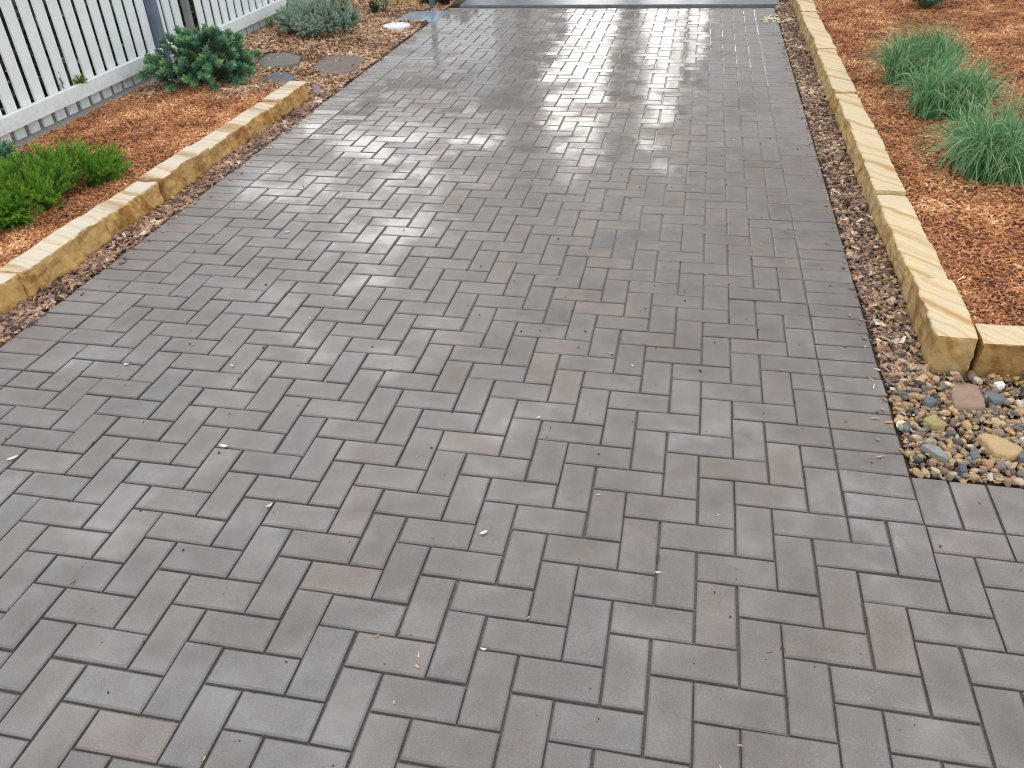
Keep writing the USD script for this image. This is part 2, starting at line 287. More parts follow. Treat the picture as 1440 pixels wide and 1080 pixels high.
M["slate_blue"] = rough_mat("slate_blue", [(0.3, (0.09, 0.13, 0.165)), (0.7, (0.15, 0.20, 0.24))], 9.0, rough=0.22, bump=0.15, spec=0.5)
M["white_lid"] = rough_mat("white_lid", [(0.3, (0.602, 0.602, 0.568)), (0.7, (0.705, 0.705, 0.671))], 12.0, rough=0.4, bump=0.05)
M["bark"] = rough_mat("tree_bark", [(0.3, (0.04, 0.032, 0.025)), (0.7, (0.13, 0.105, 0.085))], 20.0)
M["stem"] = rough_mat("plant_stem", [(0.3, (0.05, 0.05, 0.02)), (0.7, (0.11, 0.10, 0.05))], 60.0)
def plain_stone(name, a, b, scale=24.0, rough=0.55):
    return rough_mat(name, [(0.3, a), (0.7, b)], scale, rough=rough, bump=0.35, dist=0.003, spec=0.45)
M["st_brown"] = plain_stone("stone_brown", (0.189, 0.116, 0.073), (0.267, 0.172, 0.116))
M["st_tan"] = plain_stone("stone_tan", (0.310, 0.202, 0.086), (0.430, 0.292, 0.142))
M["st_grey"] = plain_stone("stone_grey", (0.146, 0.146, 0.129), (0.232, 0.228, 0.202))
M["st_slate"] = plain_stone("stone_slate", (0.065, 0.075, 0.085), (0.11, 0.125, 0.135))
M["st_olive"] = plain_stone("stone_olive", (0.22, 0.165, 0.055), (0.33, 0.26, 0.10))
M["st_dark"] = plain_stone("stone_dark", (0.042, 0.040, 0.050), (0.085, 0.080, 0.098))
M["st_pink"] = plain_stone("stone_pink", (0.10, 0.065, 0.06), (0.18, 0.12, 0.11))
M["flag_green"] = plain_stone("flag_green", (0.073, 0.071, 0.055), (0.120, 0.116, 0.090), 12.0)
M["flag_brown"] = plain_stone("flag_brown", (0.060, 0.043, 0.032), (0.135, 0.090, 0.066), 9.0)

def leaf_mat(name, ramp, trans=0.25, rough=0.45):
    """Leaves: colour by the mesh's "tone", partly letting light through."""
    return mat(stage, L + name, {
        "a": ("attribute", {"attribute": "tone"}), "g": ("geometry", {}), "n": ("noise_texture", {"scale": 30.0}), "nm": ("math", {"math_type": "multiply_add", "value2": 0.5, "value3": -0.25}),
        "ad": ("math", {"math_type": "add", "use_clamp": True}),
        "r": ("rgb_ramp", {"ramp": ramp}), "p": ("principled_bsdf", {"roughness": rough, "specular_ior_level": 0.35}), "t": ("translucent_bsdf", {}), "mx": ("mix_closure", {"fac": trans})},
        [("g.position", "n.vector"), ("n.fac", "nm.value1"), ("a.fac", "ad.value1"), ("nm.value", "ad.value2"), ("ad.value", "r.fac"), ("r.color", "p.base_color"), ("r.color", "t.color"), ("p.BSDF", "mx.closure1"), ("t.BSDF", "mx.closure2")], surface="mx.closure")
M["lf_spurge"] = leaf_mat("leaf_blue_green", [(0.0, (0.032, 0.085, 0.055)), (0.45, (0.085, 0.205, 0.115)), (0.8, (0.180, 0.330, 0.140)), (1.0, (0.34, 0.43, 0.14))])
M["lf_conifer"] = leaf_mat("leaf_bright_green", [(0.0, (0.017, 0.069, 0.009)), (0.45, (0.082, 0.224, 0.015)), (1.0, (0.232, 0.404, 0.039))])
M["lf_silver"] = leaf_mat("leaf_silver", [(0.0, (0.13, 0.20, 0.14)), (0.5, (0.31, 0.42, 0.31)), (1.0, (0.50, 0.60, 0.47))], rough=0.7)
M["lf_grass"] = leaf_mat("blade_blue_green", [(0.0, (0.018, 0.062, 0.018)), (0.35, (0.070, 0.205, 0.070)), (0.75, (0.165, 0.345, 0.150)), (1.0, (0.40, 0.42, 0.21))], trans=0.2)
M["lf_dark"] = leaf_mat("leaf_dark", [(0.0, (0.012, 0.030, 0.012)), (0.6, (0.035, 0.080, 0.025)), (1.0, (0.075, 0.13, 0.04))])
M["lf_hedge"] = leaf_mat("leaf_hedge", [(0.0, (0.020, 0.040, 0.018)), (0.6, (0.075, 0.130, 0.060)), (1.0, (0.17, 0.25, 0.09))])
M["lf_lime"] = leaf_mat("leaf_lime", [(0.0, (0.069, 0.138, 0.017)), (0.6, (0.172, 0.275, 0.043)), (1.0, (0.292, 0.378, 0.077))])
M["lf_purple"] = leaf_mat("petal_purple", [(0.0, (0.13, 0.06, 0.15)), (1.0, (0.36, 0.22, 0.40))])
M["lf_red"] = leaf_mat("leaf_dark_red", [(0.0, (0.035, 0.010, 0.012)), (1.0, (0.11, 0.035, 0.035))])
M["petal"] = leaf_mat("fallen_petal", [(0.0, (0.55, 0.44, 0.32)), (0.5, (0.70, 0.62, 0.52)), (1.0, (0.82, 0.78, 0.70))], trans=0.1)
M["twig"] = rough_mat("fallen_twig", [(0.3, (0.12, 0.05, 0.025)), (0.7, (0.25, 0.11, 0.05))], 90.0)

# ------------------------------------------------------------------ ground and concrete
obj("ground", sheet(-150, 150, -150, 150, 50, -0.14), M["ground"], kind="structure")
PX0, PX1 = -30.3 * G, 2 * G                                   # edges of the paving
SLAB_K = 0.030                                                # the slab's edge is not quite square to the paving
def slab_y(x):
    return 6.90 + (x + 2.9) * SLAB_K
def sand_height(x, y):
    return -0.0115 + 0.0040 * np.clip((y - 0.2) / 1.8, 0, 1)
obj("bedding_sand", join([sheet(PX0 - 0.02, PX1 - 0.002, -1.6, 6.99, 0.2, sand_height), sheet(PX1 - 0.002, 3.4, -1.6, -0.002, 0.2, sand_height), sheet(-6.0, PX0 - 0.02, -1.6, -0.002, 0.2, sand_height)]), M["sand"], kind="structure")

slab = thing("concrete_slab", kind="structure")
sp = Polygon([(-2.98, slab_y(-2.98) + 0.105), (0.26, slab_y(0.26) + 0.105), (0.26, 12.5), (-2.98, 12.5)])
obj("slab", chamfer_prism(sp, -0.12, 0.018, 0.006), M["concrete"], slab)
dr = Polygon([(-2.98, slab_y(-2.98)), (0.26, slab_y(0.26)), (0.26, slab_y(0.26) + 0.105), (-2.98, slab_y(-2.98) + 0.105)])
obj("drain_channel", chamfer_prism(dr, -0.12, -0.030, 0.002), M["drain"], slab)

# ------------------------------------------------------------------ the paving
JT = 0.0060
field_area = sbox(-28.3 * G, -1.55, 0, 6.99).union(sbox(0, -1.55, 3.4, -2 * G)).union(sbox(-6.0, -1.55, -28.3 * G, -2 * G))
end_cut = Polygon([(-8, -3), (5, -3), (5, slab_y(5)), (-8, slab_y(-8))])
pieces = []                                                   # (kind, polygon)
for u in range(-62, 36):
    for v in range(-18, 72):
        s = (u + v) % 4
        if s == 3:
            q = sbox(u * G, v * G, (u + 2) * G, (v + 1) * G)
        elif s == 1:
            q = sbox(u * G, v * G, (u + 1) * G, (v + 2) * G)
        else:
            continue
        pieces.append(("paver", q, field_area))
for v in range(-2, 69):
    pieces.append(("border_paver", sbox(0, v * G, 2 * G, (v + 1) * G), None))
    pieces.append(("border_paver", sbox(-30.3 * G, v * G, -28.3 * G, (v + 1) * G), None))
for u in range(2, 33):
    pieces.append(("border_paver", sbox(u * G, -2 * G, (u + 1) * G, 0), None))
for u in range(0, 28):
    pieces.append(("border_paver", sbox((-31.3 - u) * G, -2 * G, (-30.3 - u) * G, 0), None))
made = []
prng = np.random.default_rng(3)
for kind, q, area in pieces:
    cut = q
    if area is not None and not area.contains(q):
        cut = q.intersection(area)
        if cut.geom_type == "GeometryCollection":
            cut = max((g for g in cut.geoms if g.geom_type == "Polygon"), key=lambda g: g.area, default=cut)
        if cut.geom_type == "Polygon" and cut.area < 0.98 * cut.envelope.area:
            cut = cut.intersection(sbox(-9, -9, 9, -2 * G))
        b = cut.bounds
        if len(b) and b[1] > -2.01 * G:                       # along the left course: no slivers, the pieces reach the course
            if b[2] < -27.99 * G:
                continue
    if not cut.is_empty and area is not None and cut.bounds[1] > -2.01 * G and -28.31 * G < cut.bounds[0] < -27.99 * G:
        cut = sbox(-28.3 * G, *cut.bounds[1:])
    if cut.is_empty:
        continue
    cut = cut.intersection(end_cut)
    if cut.geom_type != "Polygon" or cut.area < 6e-4:
        continue
    cut = cut.buffer(-JT / 2 - prng.uniform(0, 0.0006), join_style=2)
    if cut.is_empty or cut.geom_type != "Polygon":
        continue
    cut = cut.simplify(1e-5)
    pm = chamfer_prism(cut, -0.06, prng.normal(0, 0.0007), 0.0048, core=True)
    if pm is None:
        continue
    v, f = pm
    c = v.mean(0)
    tilt = prng.normal(0, 0.0075, 2)
    ang = prng.normal(0, 0.0055)
    d = v[:, :2] - c[:2]
    v[:, :2] = c[:2] + np.c_[d[:, 0] - ang * d[:, 1], d[:, 1] + ang * d[:, 0]] + prng.normal(0, 0.0009, 2)
    v[:, 2] += np.where(v[:, 2] > -0.05, d @ tilt, 0)
    patch = meshkit.fbm(np.array([[c[0] * 1.1, c[1] * 1.1, 0.0]]), 3, 5)[0]
    tone = np.clip(0.30 + 0.62 * (patch - 0.5) + prng.normal(0, 0.06), 0, 1)
    hue = np.clip(prng.normal(0.66, 0.10) + 0.05 * (c[0] + 1.4) + 0.05 * np.clip(c[1], -1.5, 3), 0, 1)  # near left pavers tinted cooler: sky sheen painted into the hue
    if prng.random() < 0.035:
        tone, hue = min(1, tone + 0.25), min(1, hue + 0.2)
    elif prng.random() < 0.06:
        tone = max(0, tone - 0.25)
    p = to_px(v[len(v) // 3 * 2:-1])
    inside = ((p[:, 0] > 0) & (p[:, 0] < 1440) & (p[:, 1] > 0) & (p[:, 1] < 1080)).any()
    depth = -((c - CAM) @ CAM_R)[2]
    size = abs(Polygon(p).area) if inside and depth > 0.3 else 0.0
    made.append((kind, v, f, tone, hue, size))

drive = thing("driveway", "grey brown herringbone paved driveway, wet, with a soldier course along its edges", None, kind="structure")
for kind in ("paver", "border_paver"):
    mine = sorted([x for x in made if x[0] == kind], key=lambda x: -x[5])
    for _, v, f, tone, hue, size in [x for x in mine[:298] if x[5] > 0]:
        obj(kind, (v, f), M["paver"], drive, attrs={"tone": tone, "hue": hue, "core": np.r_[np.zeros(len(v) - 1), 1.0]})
    rest = [x for i, x in enumerate(mine) if i >= 298 or x[5] <= 0]
    if rest:
        v, f = join([(x[1], x[2]) for x in rest])
        obj(kind + "_field", (v, f), M["paver"], drive, attrs={"tone": np.concatenate([np.full(len(x[1]), x[3]) for x in rest]), "hue": np.concatenate([np.full(len(x[1]), x[4]) for x in rest]), "core": np.concatenate([np.r_[np.zeros(len(x[1]) - 1), 1.0] for x in rest])}, kind="stuff")

# ------------------------------------------------------------------ garden beds
def right_height(x, y):
    return 0.088 + 0.03 * np.clip((x - 0.6) / 2.0, 0, 1) + 0.028 * (meshkit.fbm(np.stack([x * 3, y * 3, 0 * x], -1), 4, 3) - 0.5)
def left_height(x, y):
    a = np.clip((y - 3.35) / 0.7, 0, 1); a = np.maximum(a * a * (3 - 2 * a), np.clip((x + 3.385) / 0.04, 0, 1))
    near_edge = np.clip((x + 4.25) / 0.95, 0, 1)
    base = 0.092 * (1 - a) + a * (0.075 * (1 - near_edge) + 0.004 * near_edge)
    back = np.clip((-4.2 - x) / 0.35, 0, 1)
    base = base * (1 - back) + (0.062 + 0 * x) * back
    return base + 0.022 * (meshkit.fbm(np.stack([x * 4, y * 4, 0 * x], -1), 4, 9) - 0.5)
bed_r = thing("garden_bed", kind="structure")
obj("bed_surface", sheet(0.502, 5.0, 0.735, 9.0, 0.05, right_height), M["mulch_base"], bed_r, smooth=True)
bed_l = thing("garden_bed", kind="structure")
obj("bed_surface", sheet(-4.56, -3.36, 0.595, 3.64, 0.04, left_height), M["mulch_base"], bed_l, smooth=True)
obj("bed_surface", sheet(-4.56, PX0 - 0.002, 3.64, 8.0, 0.04, left_height), M["litter_base"], bed_l, smooth=True)
obj("gravel_bed", join([sheet(-3.36, PX0 - 0.002, -0.002, 3.64, 0.2, -0.018), sheet(-6.0, -3.36, -0.002, 0.70, 0.2, -0.018), sheet(PX1 + 0.002, 0.5, 0.002, 9.0, 0.2, -0.018), sheet(0.5, 3.4, 0.002, 0.735, 0.2, -0.018)]), M["soil"], kind="structure")

def chips(n, region, height, length, width, thick, seed, tilt=0.35, lift=0.006):
    """Splinters lying about on a surface: thin tapered pieces, one mesh."""
    r = np.random.default_rng(seed)
    xy = region(r, n)
    n = len(xy)
    z = height(xy[:, 0], xy[:, 1]) + r.uniform(-0.3, 1.0, n) * lift
    bv, bf = bx(-0.5, 0.5, -0.5, 0.5, -0.5, 0.5)
    bv = bv.copy()
    bv[bv[:, 0] > 0, 1] *= 0.45
    bv[bv[:, 0] > 0, 2] *= 0.6
    R = euler(r.uniform(0, 2 * np.pi, n), r.normal(0, tilt, n), r.normal(0, tilt * 1.4, n))
    S = np.stack([r.uniform(*length, n), r.uniform(*width, n), r.uniform(*thick, n)], -1)
    v, f = scatter(bv, bf, R * S[:, None, :], np.c_[xy, z])
    tone = np.clip(r.random(n) * 0.8 + 0.2 * r.random(n) + 0.95 * (meshkit.fbm(np.c_[xy * 6.0, np.zeros(n)], 3, seed) - 0.5), 0, 1)
    return v, f, np.repeat(tone, len(bv))
def heap(*parts):
    v, f = join([p[:2] for p in parts])
    return v, f, np.concatenate([p[2] for p in parts])
def loose(name, vft, material, label, cat, smooth=False):
    v, f, t = vft
    return tag(obj(name, (v, f), material, smooth=smooth, attrs={"tone": t}), label, cat, kind="stuff")
def seen(xy, z=0.05, pad=30):
    p = to_px(np.c_[xy, np.full(len(xy), z)])
    return xy[(p[:, 0] > -pad) & (p[:, 0] < 1440 + pad) & (p[:, 1] > -pad - 20) & (p[:, 1] < 1080 + pad)]

def reg_right(r, n):
    y = 0.74 + (7.6 - 0.74) * r.random(n) ** 1.35
    return seen(np.c_[0.50 + r.random(n) * 2.3, y], 0.1, 110)
loose("bark_mulch", chips(95000, reg_right, right_height, (0.010, 0.042), (0.0035, 0.011), (0.002, 0.007), 21), M["mulch"], "rust brown shredded bark mulch around the grass tussocks", "mulch")
def reg_left(r, n):
    xy = np.c_[-4.53 + r.random(n) * 1.17, 0.60 + r.random(n) * 3.25]
    keep = xy[:, 1] < 3.45 + 0.25 * np.sin(xy[:, 0] * 9) + r.normal(0, 0.12, n)
    return seen(xy[keep], 0.1, 900)
loose("bark_mulch", chips(40000, reg_left, left_height, (0.012, 0.046), (0.004, 0.013), (0.002, 0.007), 22), M["mulch"], "rust brown shredded bark mulch between the white fence and the stone edging", "mulch")
STONES = []                                                  # outlines of what lies bare on the litter
def bare(xy, r, chance):
    from shapely import points, contains
    keep = np.ones(len(xy), bool)
    for p in STONES:
        keep &= ~(contains(p.buffer(0.004), points(xy)) & (r.random(len(xy)) < chance))
    return xy[keep]
def outline(q):
    """Outline at the pixels q and the level of the bed there."""
    c = np.mean(q, axis=0)
    z = 0.05
    for _ in range(8):
        p = at(c[0], c[1], z)
        z = float(left_height(np.array([p[0]]), np.array([p[1]]))[0])
    z = max(z, 0.0) + 0.014
    pts = [tuple(at(x, y, z)[:2]) for x, y in q]
    STONES.append(Polygon(pts).convex_hull)
    return pts, z
FLAGS = {k: outline(q) for k, q in {
    "green": [(362, 84), (378, 74), (400, 73), (424, 77), (420, 88), (396, 92), (368, 94)],
    "brown": [(436, 96), (452, 80), (480, 76), (516, 79), (514, 86), (500, 98), (474, 104), (450, 102)],
    "dark": [(369, 109), (380, 104), (402, 99), (415, 106), (412, 114), (392, 118), (374, 114)],
    "pink": [(438, 116), (446, 118), (457, 129), (452, 132), (440, 131)],
    "pale": [(326, 72), (346, 71), (360, 76), (358, 84), (340, 84)],
    "blue": [(545, 26), (566, 15), (632, 14), (626, 17), (612, 30), (560, 29)],
    "lid": [(538, 37), (546, 33), (558, 32), (570, 33), (578, 37), (570, 41), (558, 42), (546, 41)]}.items()}
def reg_litter(r, n):
    xy = np.c_[-4.53 + r.random(n) * (PX0 + 4.52), 3.2 + r.random(n) * 4.4]
    keep = (xy[:, 1] > 3.5 + 0.25 * np.sin(xy[:, 0] * 9) + r.normal(0, 0.15, n)) & ((xy[:, 0] < -3.36) | (xy[:, 1] > 3.66))
    return bare(seen(xy[keep], 0.05), r, 0.93)
loose("leaf_litter", chips(19000, reg_litter, left_height, (0.014, 0.050), (0.008, 0.026), (0.002, 0.006), 23, tilt=0.4, lift=0.014), M["litter"], "tan fallen leaves and wood chips around the silver shrub and stepping stones", "leaf litter")

# ---- gravel: rounded pebbles near, broken chips further along
def pebbles(n, xy, size, seed, sub, squash=(0.28, 0.72), z0=-0.016, lift=0.014, angular=0.0):
    r = np.random.default_rng(seed)
    n = len(xy)
    ico = trimesh.creation.icosphere(subdivisions=sub, radius=0.5)
    bv, bf = np.array(ico.vertices), np.array(ico.faces)
    R = euler(r.uniform(0, 2 * np.pi, n), r.normal(0, 0.3, n), r.normal(0, 0.3, n))
    a = size[0] + (size[1] - size[0]) * r.random(n) ** 2.6
    S = np.stack([a, a * r.uniform(0.42, 0.95, n), a * r.uniform(*squash, n)], -1)
    base = np.repeat(bv[None], n, 0)
    k = r.normal(0, 1, (n, 3, 3)) * 2.2
    ph = r.uniform(0, 6.28, (n, 3))
    wob = sum(np.sin(np.einsum("nkj,nj->nk", base, k[:, i]) * 2 + ph[:, i, None]) for i in range(3)) / 3
    base = base * (1 + (0.17 + angular) * wob)[..., None]
    v = np.einsum("nij,nkj->nki", R * S[:, None, :], base) + np.c_[xy, z0 + a * 0.2 + r.random(n) * lift][:, None, :]
    f = bf[None] + (np.arange(n) * len(bv))[:, None, None]
    return v.reshape(-1, 3), f.reshape(-1, 3), np.repeat(r.random(n), len(bv))
gr = np.random.default_rng(31)
near = np.c_[PX1 + 0.012 + gr.random(7600) * 1.05, 0.008 + gr.random(7600) * 0.60]
near = near[(near[:, 0] < 0.365) | (near[:, 1] < 0.585)]
mid = np.c_[PX1 + 0.010 + gr.random(1900) * 0.158, 0.55 + gr.random(1900) * 1.0]
mid_leaf = lambda r, n: np.c_[PX1 + 0.015 + r.random(n) * 0.145, 0.45 + r.random(n) * 6.8]
far = np.c_[PX1 + 0.008 + gr.random(6400) * 0.158, 1.1 + gr.random(6400) * 6.2]
loose("gravel", pebbles(0, seen(near), (0.007, 0.038), 32, 2, lift=0.018, angular=0.05), M["pebble"], "multicoloured river pebbles in front of the corner sandstone block", "gravel", smooth=True)
strip_peb = np.c_[PX1 + 0.012 + gr.random(4200) * 0.150, 0.55 + gr.random(4200) ** 1.3 * 6.2]
loose("gravel", pebbles(0, strip_peb, (0.009, 0.030), 39, 1, lift=0.020, angular=0.06), M["pebble"], "small tan and grey pebbles mixed through the chip strip right of the driveway", "gravel", smooth=True)
loose("gravel", heap(pebbles(0, mid, (0.009, 0.028), 33, 1, lift=0.012, angular=0.1), pebbles(0, far, (0.011, 0.030), 34, 1, lift=0.016, angular=0.14), chips(1500, mid_leaf, lambda x, y: np.full_like(x, 0.004), (0.016, 0.045), (0.008, 0.020), (0.003, 0.007), 38, tilt=0.35, lift=0.012)), M["chip"], "brown gravel and bark chips in the strip right of the driveway", "gravel")
def reg_lfront(r, n):
    return np.c_[-4.6 + r.random(n) * (PX0 + 4.59), 0.005 + r.random(n) * 0.445]
def reg_lstrip(r, n):
    return np.c_[-3.245 + r.random(n) * (PX0 - 0.012 + 3.245), 0.2 + r.random(n) * 3.75]
xyl = reg_lstrip(np.random.default_rng(35), 3800)
loose("gravel", heap(pebbles(0, xyl[:1500], (0.012, 0.036), 36, 1, lift=0.014, angular=0.14), chips(2400, reg_lstrip, lambda x, y: np.full_like(x, -0.002), (0.022, 0.062), (0.010, 0.024), (0.004, 0.010), 37, tilt=0.3, lift=0.012), chips(7000, reg_lfront, lambda x, y: np.full_like(x, -0.008), (0.022, 0.062), (0.010, 0.024), (0.004, 0.010), 40, tilt=0.3, lift=0.014)), M["chip"],
      "pinkish brown chips in the narrow strip left of the driveway", "gravel")

# ------------------------------------------------------------------ sandstone edging
def block(x0, x1, y0, y1, top, seed, material, label, group, rz=0.0, amp=(0.013, 0.009, 0.0055), bottom=-0.04, r=0.011):
    cx, cy = (x0 + x1) / 2, (y0 + y1) / 2
    v, f = round_box((x1 - x0, y1 - y0, top - bottom), r, 0.015, seed, amp, 11.0)
    v[:, 2] += bottom
    c, s = math.cos(rz), math.sin(rz)
    v = np.c_[v[:, 0] * c - v[:, 1] * s, v[:, 0] * s + v[:, 1] * c, v[:, 2]]
    x = UsdGeom
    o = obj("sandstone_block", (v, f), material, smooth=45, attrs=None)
    UsdGeom.Xformable(o).AddTranslateOp().Set(Gf.Vec3d(cx, cy, 0))
    n = len(UsdGeom.Mesh(o).GetPointsAttr().Get())
    UsdGeom.PrimvarsAPI(o).CreatePrimvar("seed", Sdf.ValueTypeNames.FloatArray, "vertex").Set(Vt.FloatArray.FromNumpy(np.full(n, (seed * 0.3713) % 1.0, np.float32)))
    return tag(o, label, "edging stone", group)
RG, LG = "sandstone edging along the right bed", "sandstone edging along the left bed"
right = [(0.600, 1.045, 0.134, "cream sandstone corner block nearest the viewer, above the river pebbles"),
         (1.050, 1.945, 0.110, "long banded sandstone edging block directly behind the right corner block"),
         (1.950, 2.895, 0.124, "pale sandstone edging block left of the nearer grass tussock"),
         (2.900, 3.645, 0.112, "yellow sandstone edging block left of the gap between the two grass tussocks"),
         (3.650, 4.795, 0.120, "grey streaked sandstone edging block beside the farther grass tussock"),
         (4.800, 5.295, 0.124, "short pale sandstone edging block with a bright end, past the grass tussocks"),
         (5.300, 6.195, 0.117, "sandstone edging block third from the far end on the right, beyond the tussocks"),
         (6.200, 6.995, 0.122, "white topped sandstone edging block at the top edge of the photo on the right"),
         (7.000, 7.900, 0.118, "farthest sandstone edging block on the right, level with the concrete slab")]
for i, (a, b, t, lab) in enumerate(right):
    j = (-0.006, 0.003, -0.002, 0.005, -0.003, 0.005, -0.003, 0.003, 0.0)[i]
    block(0.372 + j, 0.510 + j * 0.5, a + 0.002, b - 0.003, t, i + 1, M["stone_right"] if i else M["stone_corner_shaded"], lab, RG, rz=(-0.012, 0.008, -0.006, 0.008, 0.004, -0.01, 0.006, 0, 0)[i])
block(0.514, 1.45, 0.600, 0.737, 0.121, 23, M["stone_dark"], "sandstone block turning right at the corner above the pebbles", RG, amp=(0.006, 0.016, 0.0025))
left = [(0.605, 1.195, 0.126, "nearest sandstone block of the left edging, golden face with grey top"),
        (1.200, 1.675, 0.116, "pale topped sandstone block beside the bright green shrub, second of the left edging"),
        (1.680, 2.190, 0.131, "cream topped sandstone block with dark gold face, third of the left edging"),
        (2.195, 3.145, 0.114, "long swirled sandstone block, fourth of the left edging"),
        (3.150, 3.620, 0.124, "last sandstone block of the left edging with its square end by the leaf litter")]
for i, (a, b, t, lab) in enumerate(left):
    j = (0.0, -0.006, 0.005, -0.006, 0.003)[i]
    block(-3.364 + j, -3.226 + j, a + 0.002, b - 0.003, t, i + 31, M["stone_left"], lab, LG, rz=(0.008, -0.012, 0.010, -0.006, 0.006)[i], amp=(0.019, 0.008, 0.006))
block(-4.3, -3.248, 0.455, 0.600, 0.120, 41, M["stone_left"], "weathered sandstone block with a broken corner at the photo's left edge", LG, rz=0.02, amp=(0.012, 0.012, 0.004))

# ------------------------------------------------------------------ fence
XF = -4.58                                                    # face of the bottom rail
obj("concrete_strip", chamfer_prism(sbox(-4.80, 0.2, -4.535, 4.0), -0.1, 0.070, 0.006), M["strip"], kind="structure")
obj("concrete_strip", chamfer_prism(sbox(-4.80, 4.56, -4.60, 8.0), -0.1, 0.045, 0.006), M["strip"], kind="structure")
def picket_panel(t, y0, y1, zb, zt, rail_z, pitch=0.131, w=0.087, seed=0, xr=XF):
    r = np.random.default_rng(seed)
    n = int((y1 - y0) / pitch)
    start = y0 + ((y1 - y0) - n * pitch) / 2
    for i in range(n):
        yc = start + (i + 0.5) * pitch + r.normal(0, 0.002)
        v, f = chamfer_prism(sbox(-w / 2, -0.007, w / 2, 0.007), zb, zt, 0.003)
        lean = r.normal(0, 0.002)
        v = np.c_[v[:, 1] + xr - 0.037 - 0.011 + r.normal(0, 0.001), v[:, 0] + yc + lean * (v[:, 2] - zb), v[:, 2]]
        obj("picket", (v, f[:, ::-1]), M["fence"], t)
    for z0, z1 in rail_z:
        v, f = chamfer_prism(sbox(xr - 0.036, y0, xr, y1), z0, z1, 0.004)
        obj("rail", (v, f), M["fence"], t)
pf = thing("picket_fence", "white picket fence with closely set upright slats behind the left bark bed", "fence")
picket_panel(pf, 0.60, 4.02, 0.072, 1.20, [(0.150, 0.242), (0.98, 1.06)], seed=1)
pf2 = thing("picket_fence", "farther white picket fence panel beside the silver shrub", "fence")
picket_panel(pf2, 4.57, 6.20, 0.060, 1.20, [(0.135, 0.228), (0.98, 1.06)], seed=2, xr=-4.535)
pg = thing("picket_gate", "narrow white picket gate between the two grey posts, behind the blue green shrub", "gate")
picket_panel(pg, 4.115, 4.505, 0.085, 1.18, [(0.150, 0.235), (0.96, 1.04)], pitch=0.128, seed=3, xr=-4.60)
def square_post(x0, x1, y0, y1, z1, material, label):
    t = thing("fence_post", label, "post", ((x0 + x1) / 2, (y0 + y1) / 2, 0))
    a, b = (x1 - x0) / 2, (y1 - y0) / 2
    obj("shaft", chamfer_prism(sbox(-a, -b, a, b), -0.1, z1, 0.004), material, t)
    obj("cap", chamfer_prism(sbox(-a - 0.004, -b - 0.004, a + 0.004, b + 0.004), z1 + 0.001, z1 + 0.016, 0.005), material, t)
    return t
square_post(-4.645, -4.580, 4.035, 4.100, 1.30, M["post"], "blue grey square fence post behind the blue green shrub")
square_post(-4.640, -4.590, 4.512, 4.555, 1.30, M["post_warm"], "slim warm grey gate post at the start of the farther fence panel")

# dark hedge seen through the slats
def leaf_cards(n, centre, radii, size, seed, shell=0.5):
    r = np.random.default_rng(seed)
    d = r.normal(0, 1, (n, 3)); d /= np.linalg.norm(d, axis=1, keepdims=True)
    rad = shell + (1 - shell) * r.random(n) ** 0.5
    lump = 0.75 + 0.5 * meshkit.fbm(d * 2.1 + seed, 3, seed)
    t = np.asarray(centre) + d * rad[:, None] * np.asarray(radii) * lump[:, None]
    bv = np.array([[-0.5, 0, 0], [0, -0.28, 0.05], [0.5, 0, 0], [0, 0.28, 0.05]])
    bf = np.array([[0, 1, 2], [0, 2, 3]])
    R = euler(r.uniform(0, 6.28, n), r.normal(0, 0.7, n), r.normal(0, 0.7, n))
    s = r.uniform(size[0], size[1], n)
    v, f = scatter(bv, bf, R * s[:, None, None], t)
    return v, f, np.repeat(np.clip(r.normal(0.45, 0.25, n), 0, 1), 4)
hd = thing("hedge", "dark green hedge showing through the gaps of the picket fence", "hedge")
parts, tones = [], []
for k in range(13):
    v, f, t = leaf_cards(2200, (-5.22, 0.4 + k * 0.55, 0.55), (0.42, 0.46, 0.66), (0.05, 0.10), 60 + k, 0.3)
    parts.append((v, f)); tones.append(t)
v, f = join(parts)
obj("foliage", (v, f), M["lf_hedge"], hd, attrs={"tone": np.concatenate(tones)})
for k in range(13):
    c = trimesh.creation.cylinder(radius=0.02, height=0.7, sections=6); c.apply_translation([-5.35, 0.4 + k * 0.55, 0.2])
    obj("stem", c, M["bark"], hd)

# ------------------------------------------------------------------ plants
def tube(P, r0, r1, sides=4):
    """A tapering tube along the points P."""
    P = np.asarray(P, float)
    T = np.gradient(P, axis=0); T /= np.linalg.norm(T, axis=1, keepdims=True) + 1e-9
    A = np.cross(T, [0.3, 0.1, 1.0]); A /= np.linalg.norm(A, axis=1, keepdims=True) + 1e-9
    B = np.cross(T, A)
    a = np.arange(sides) * 2 * np.pi / sides
    r = np.linspace(r0, r1, len(P))[:, None, None]
    v = P[:, None] + r * (np.cos(a)[None, :, None] * A[:, None] + np.sin(a)[None, :, None] * B[:, None])
    i, j = np.meshgrid(np.arange(len(P) - 1), np.arange(sides), indexing="ij")
    i, j = i.ravel(), j.ravel()
    k = (j + 1) % sides
    return v.reshape(-1, 3), np.vstack([np.c_[i * sides + j, i * sides + k, (i + 1) * sides + k], np.c_[i * sides + j, (i + 1) * sides + k, (i + 1) * sides + j]])

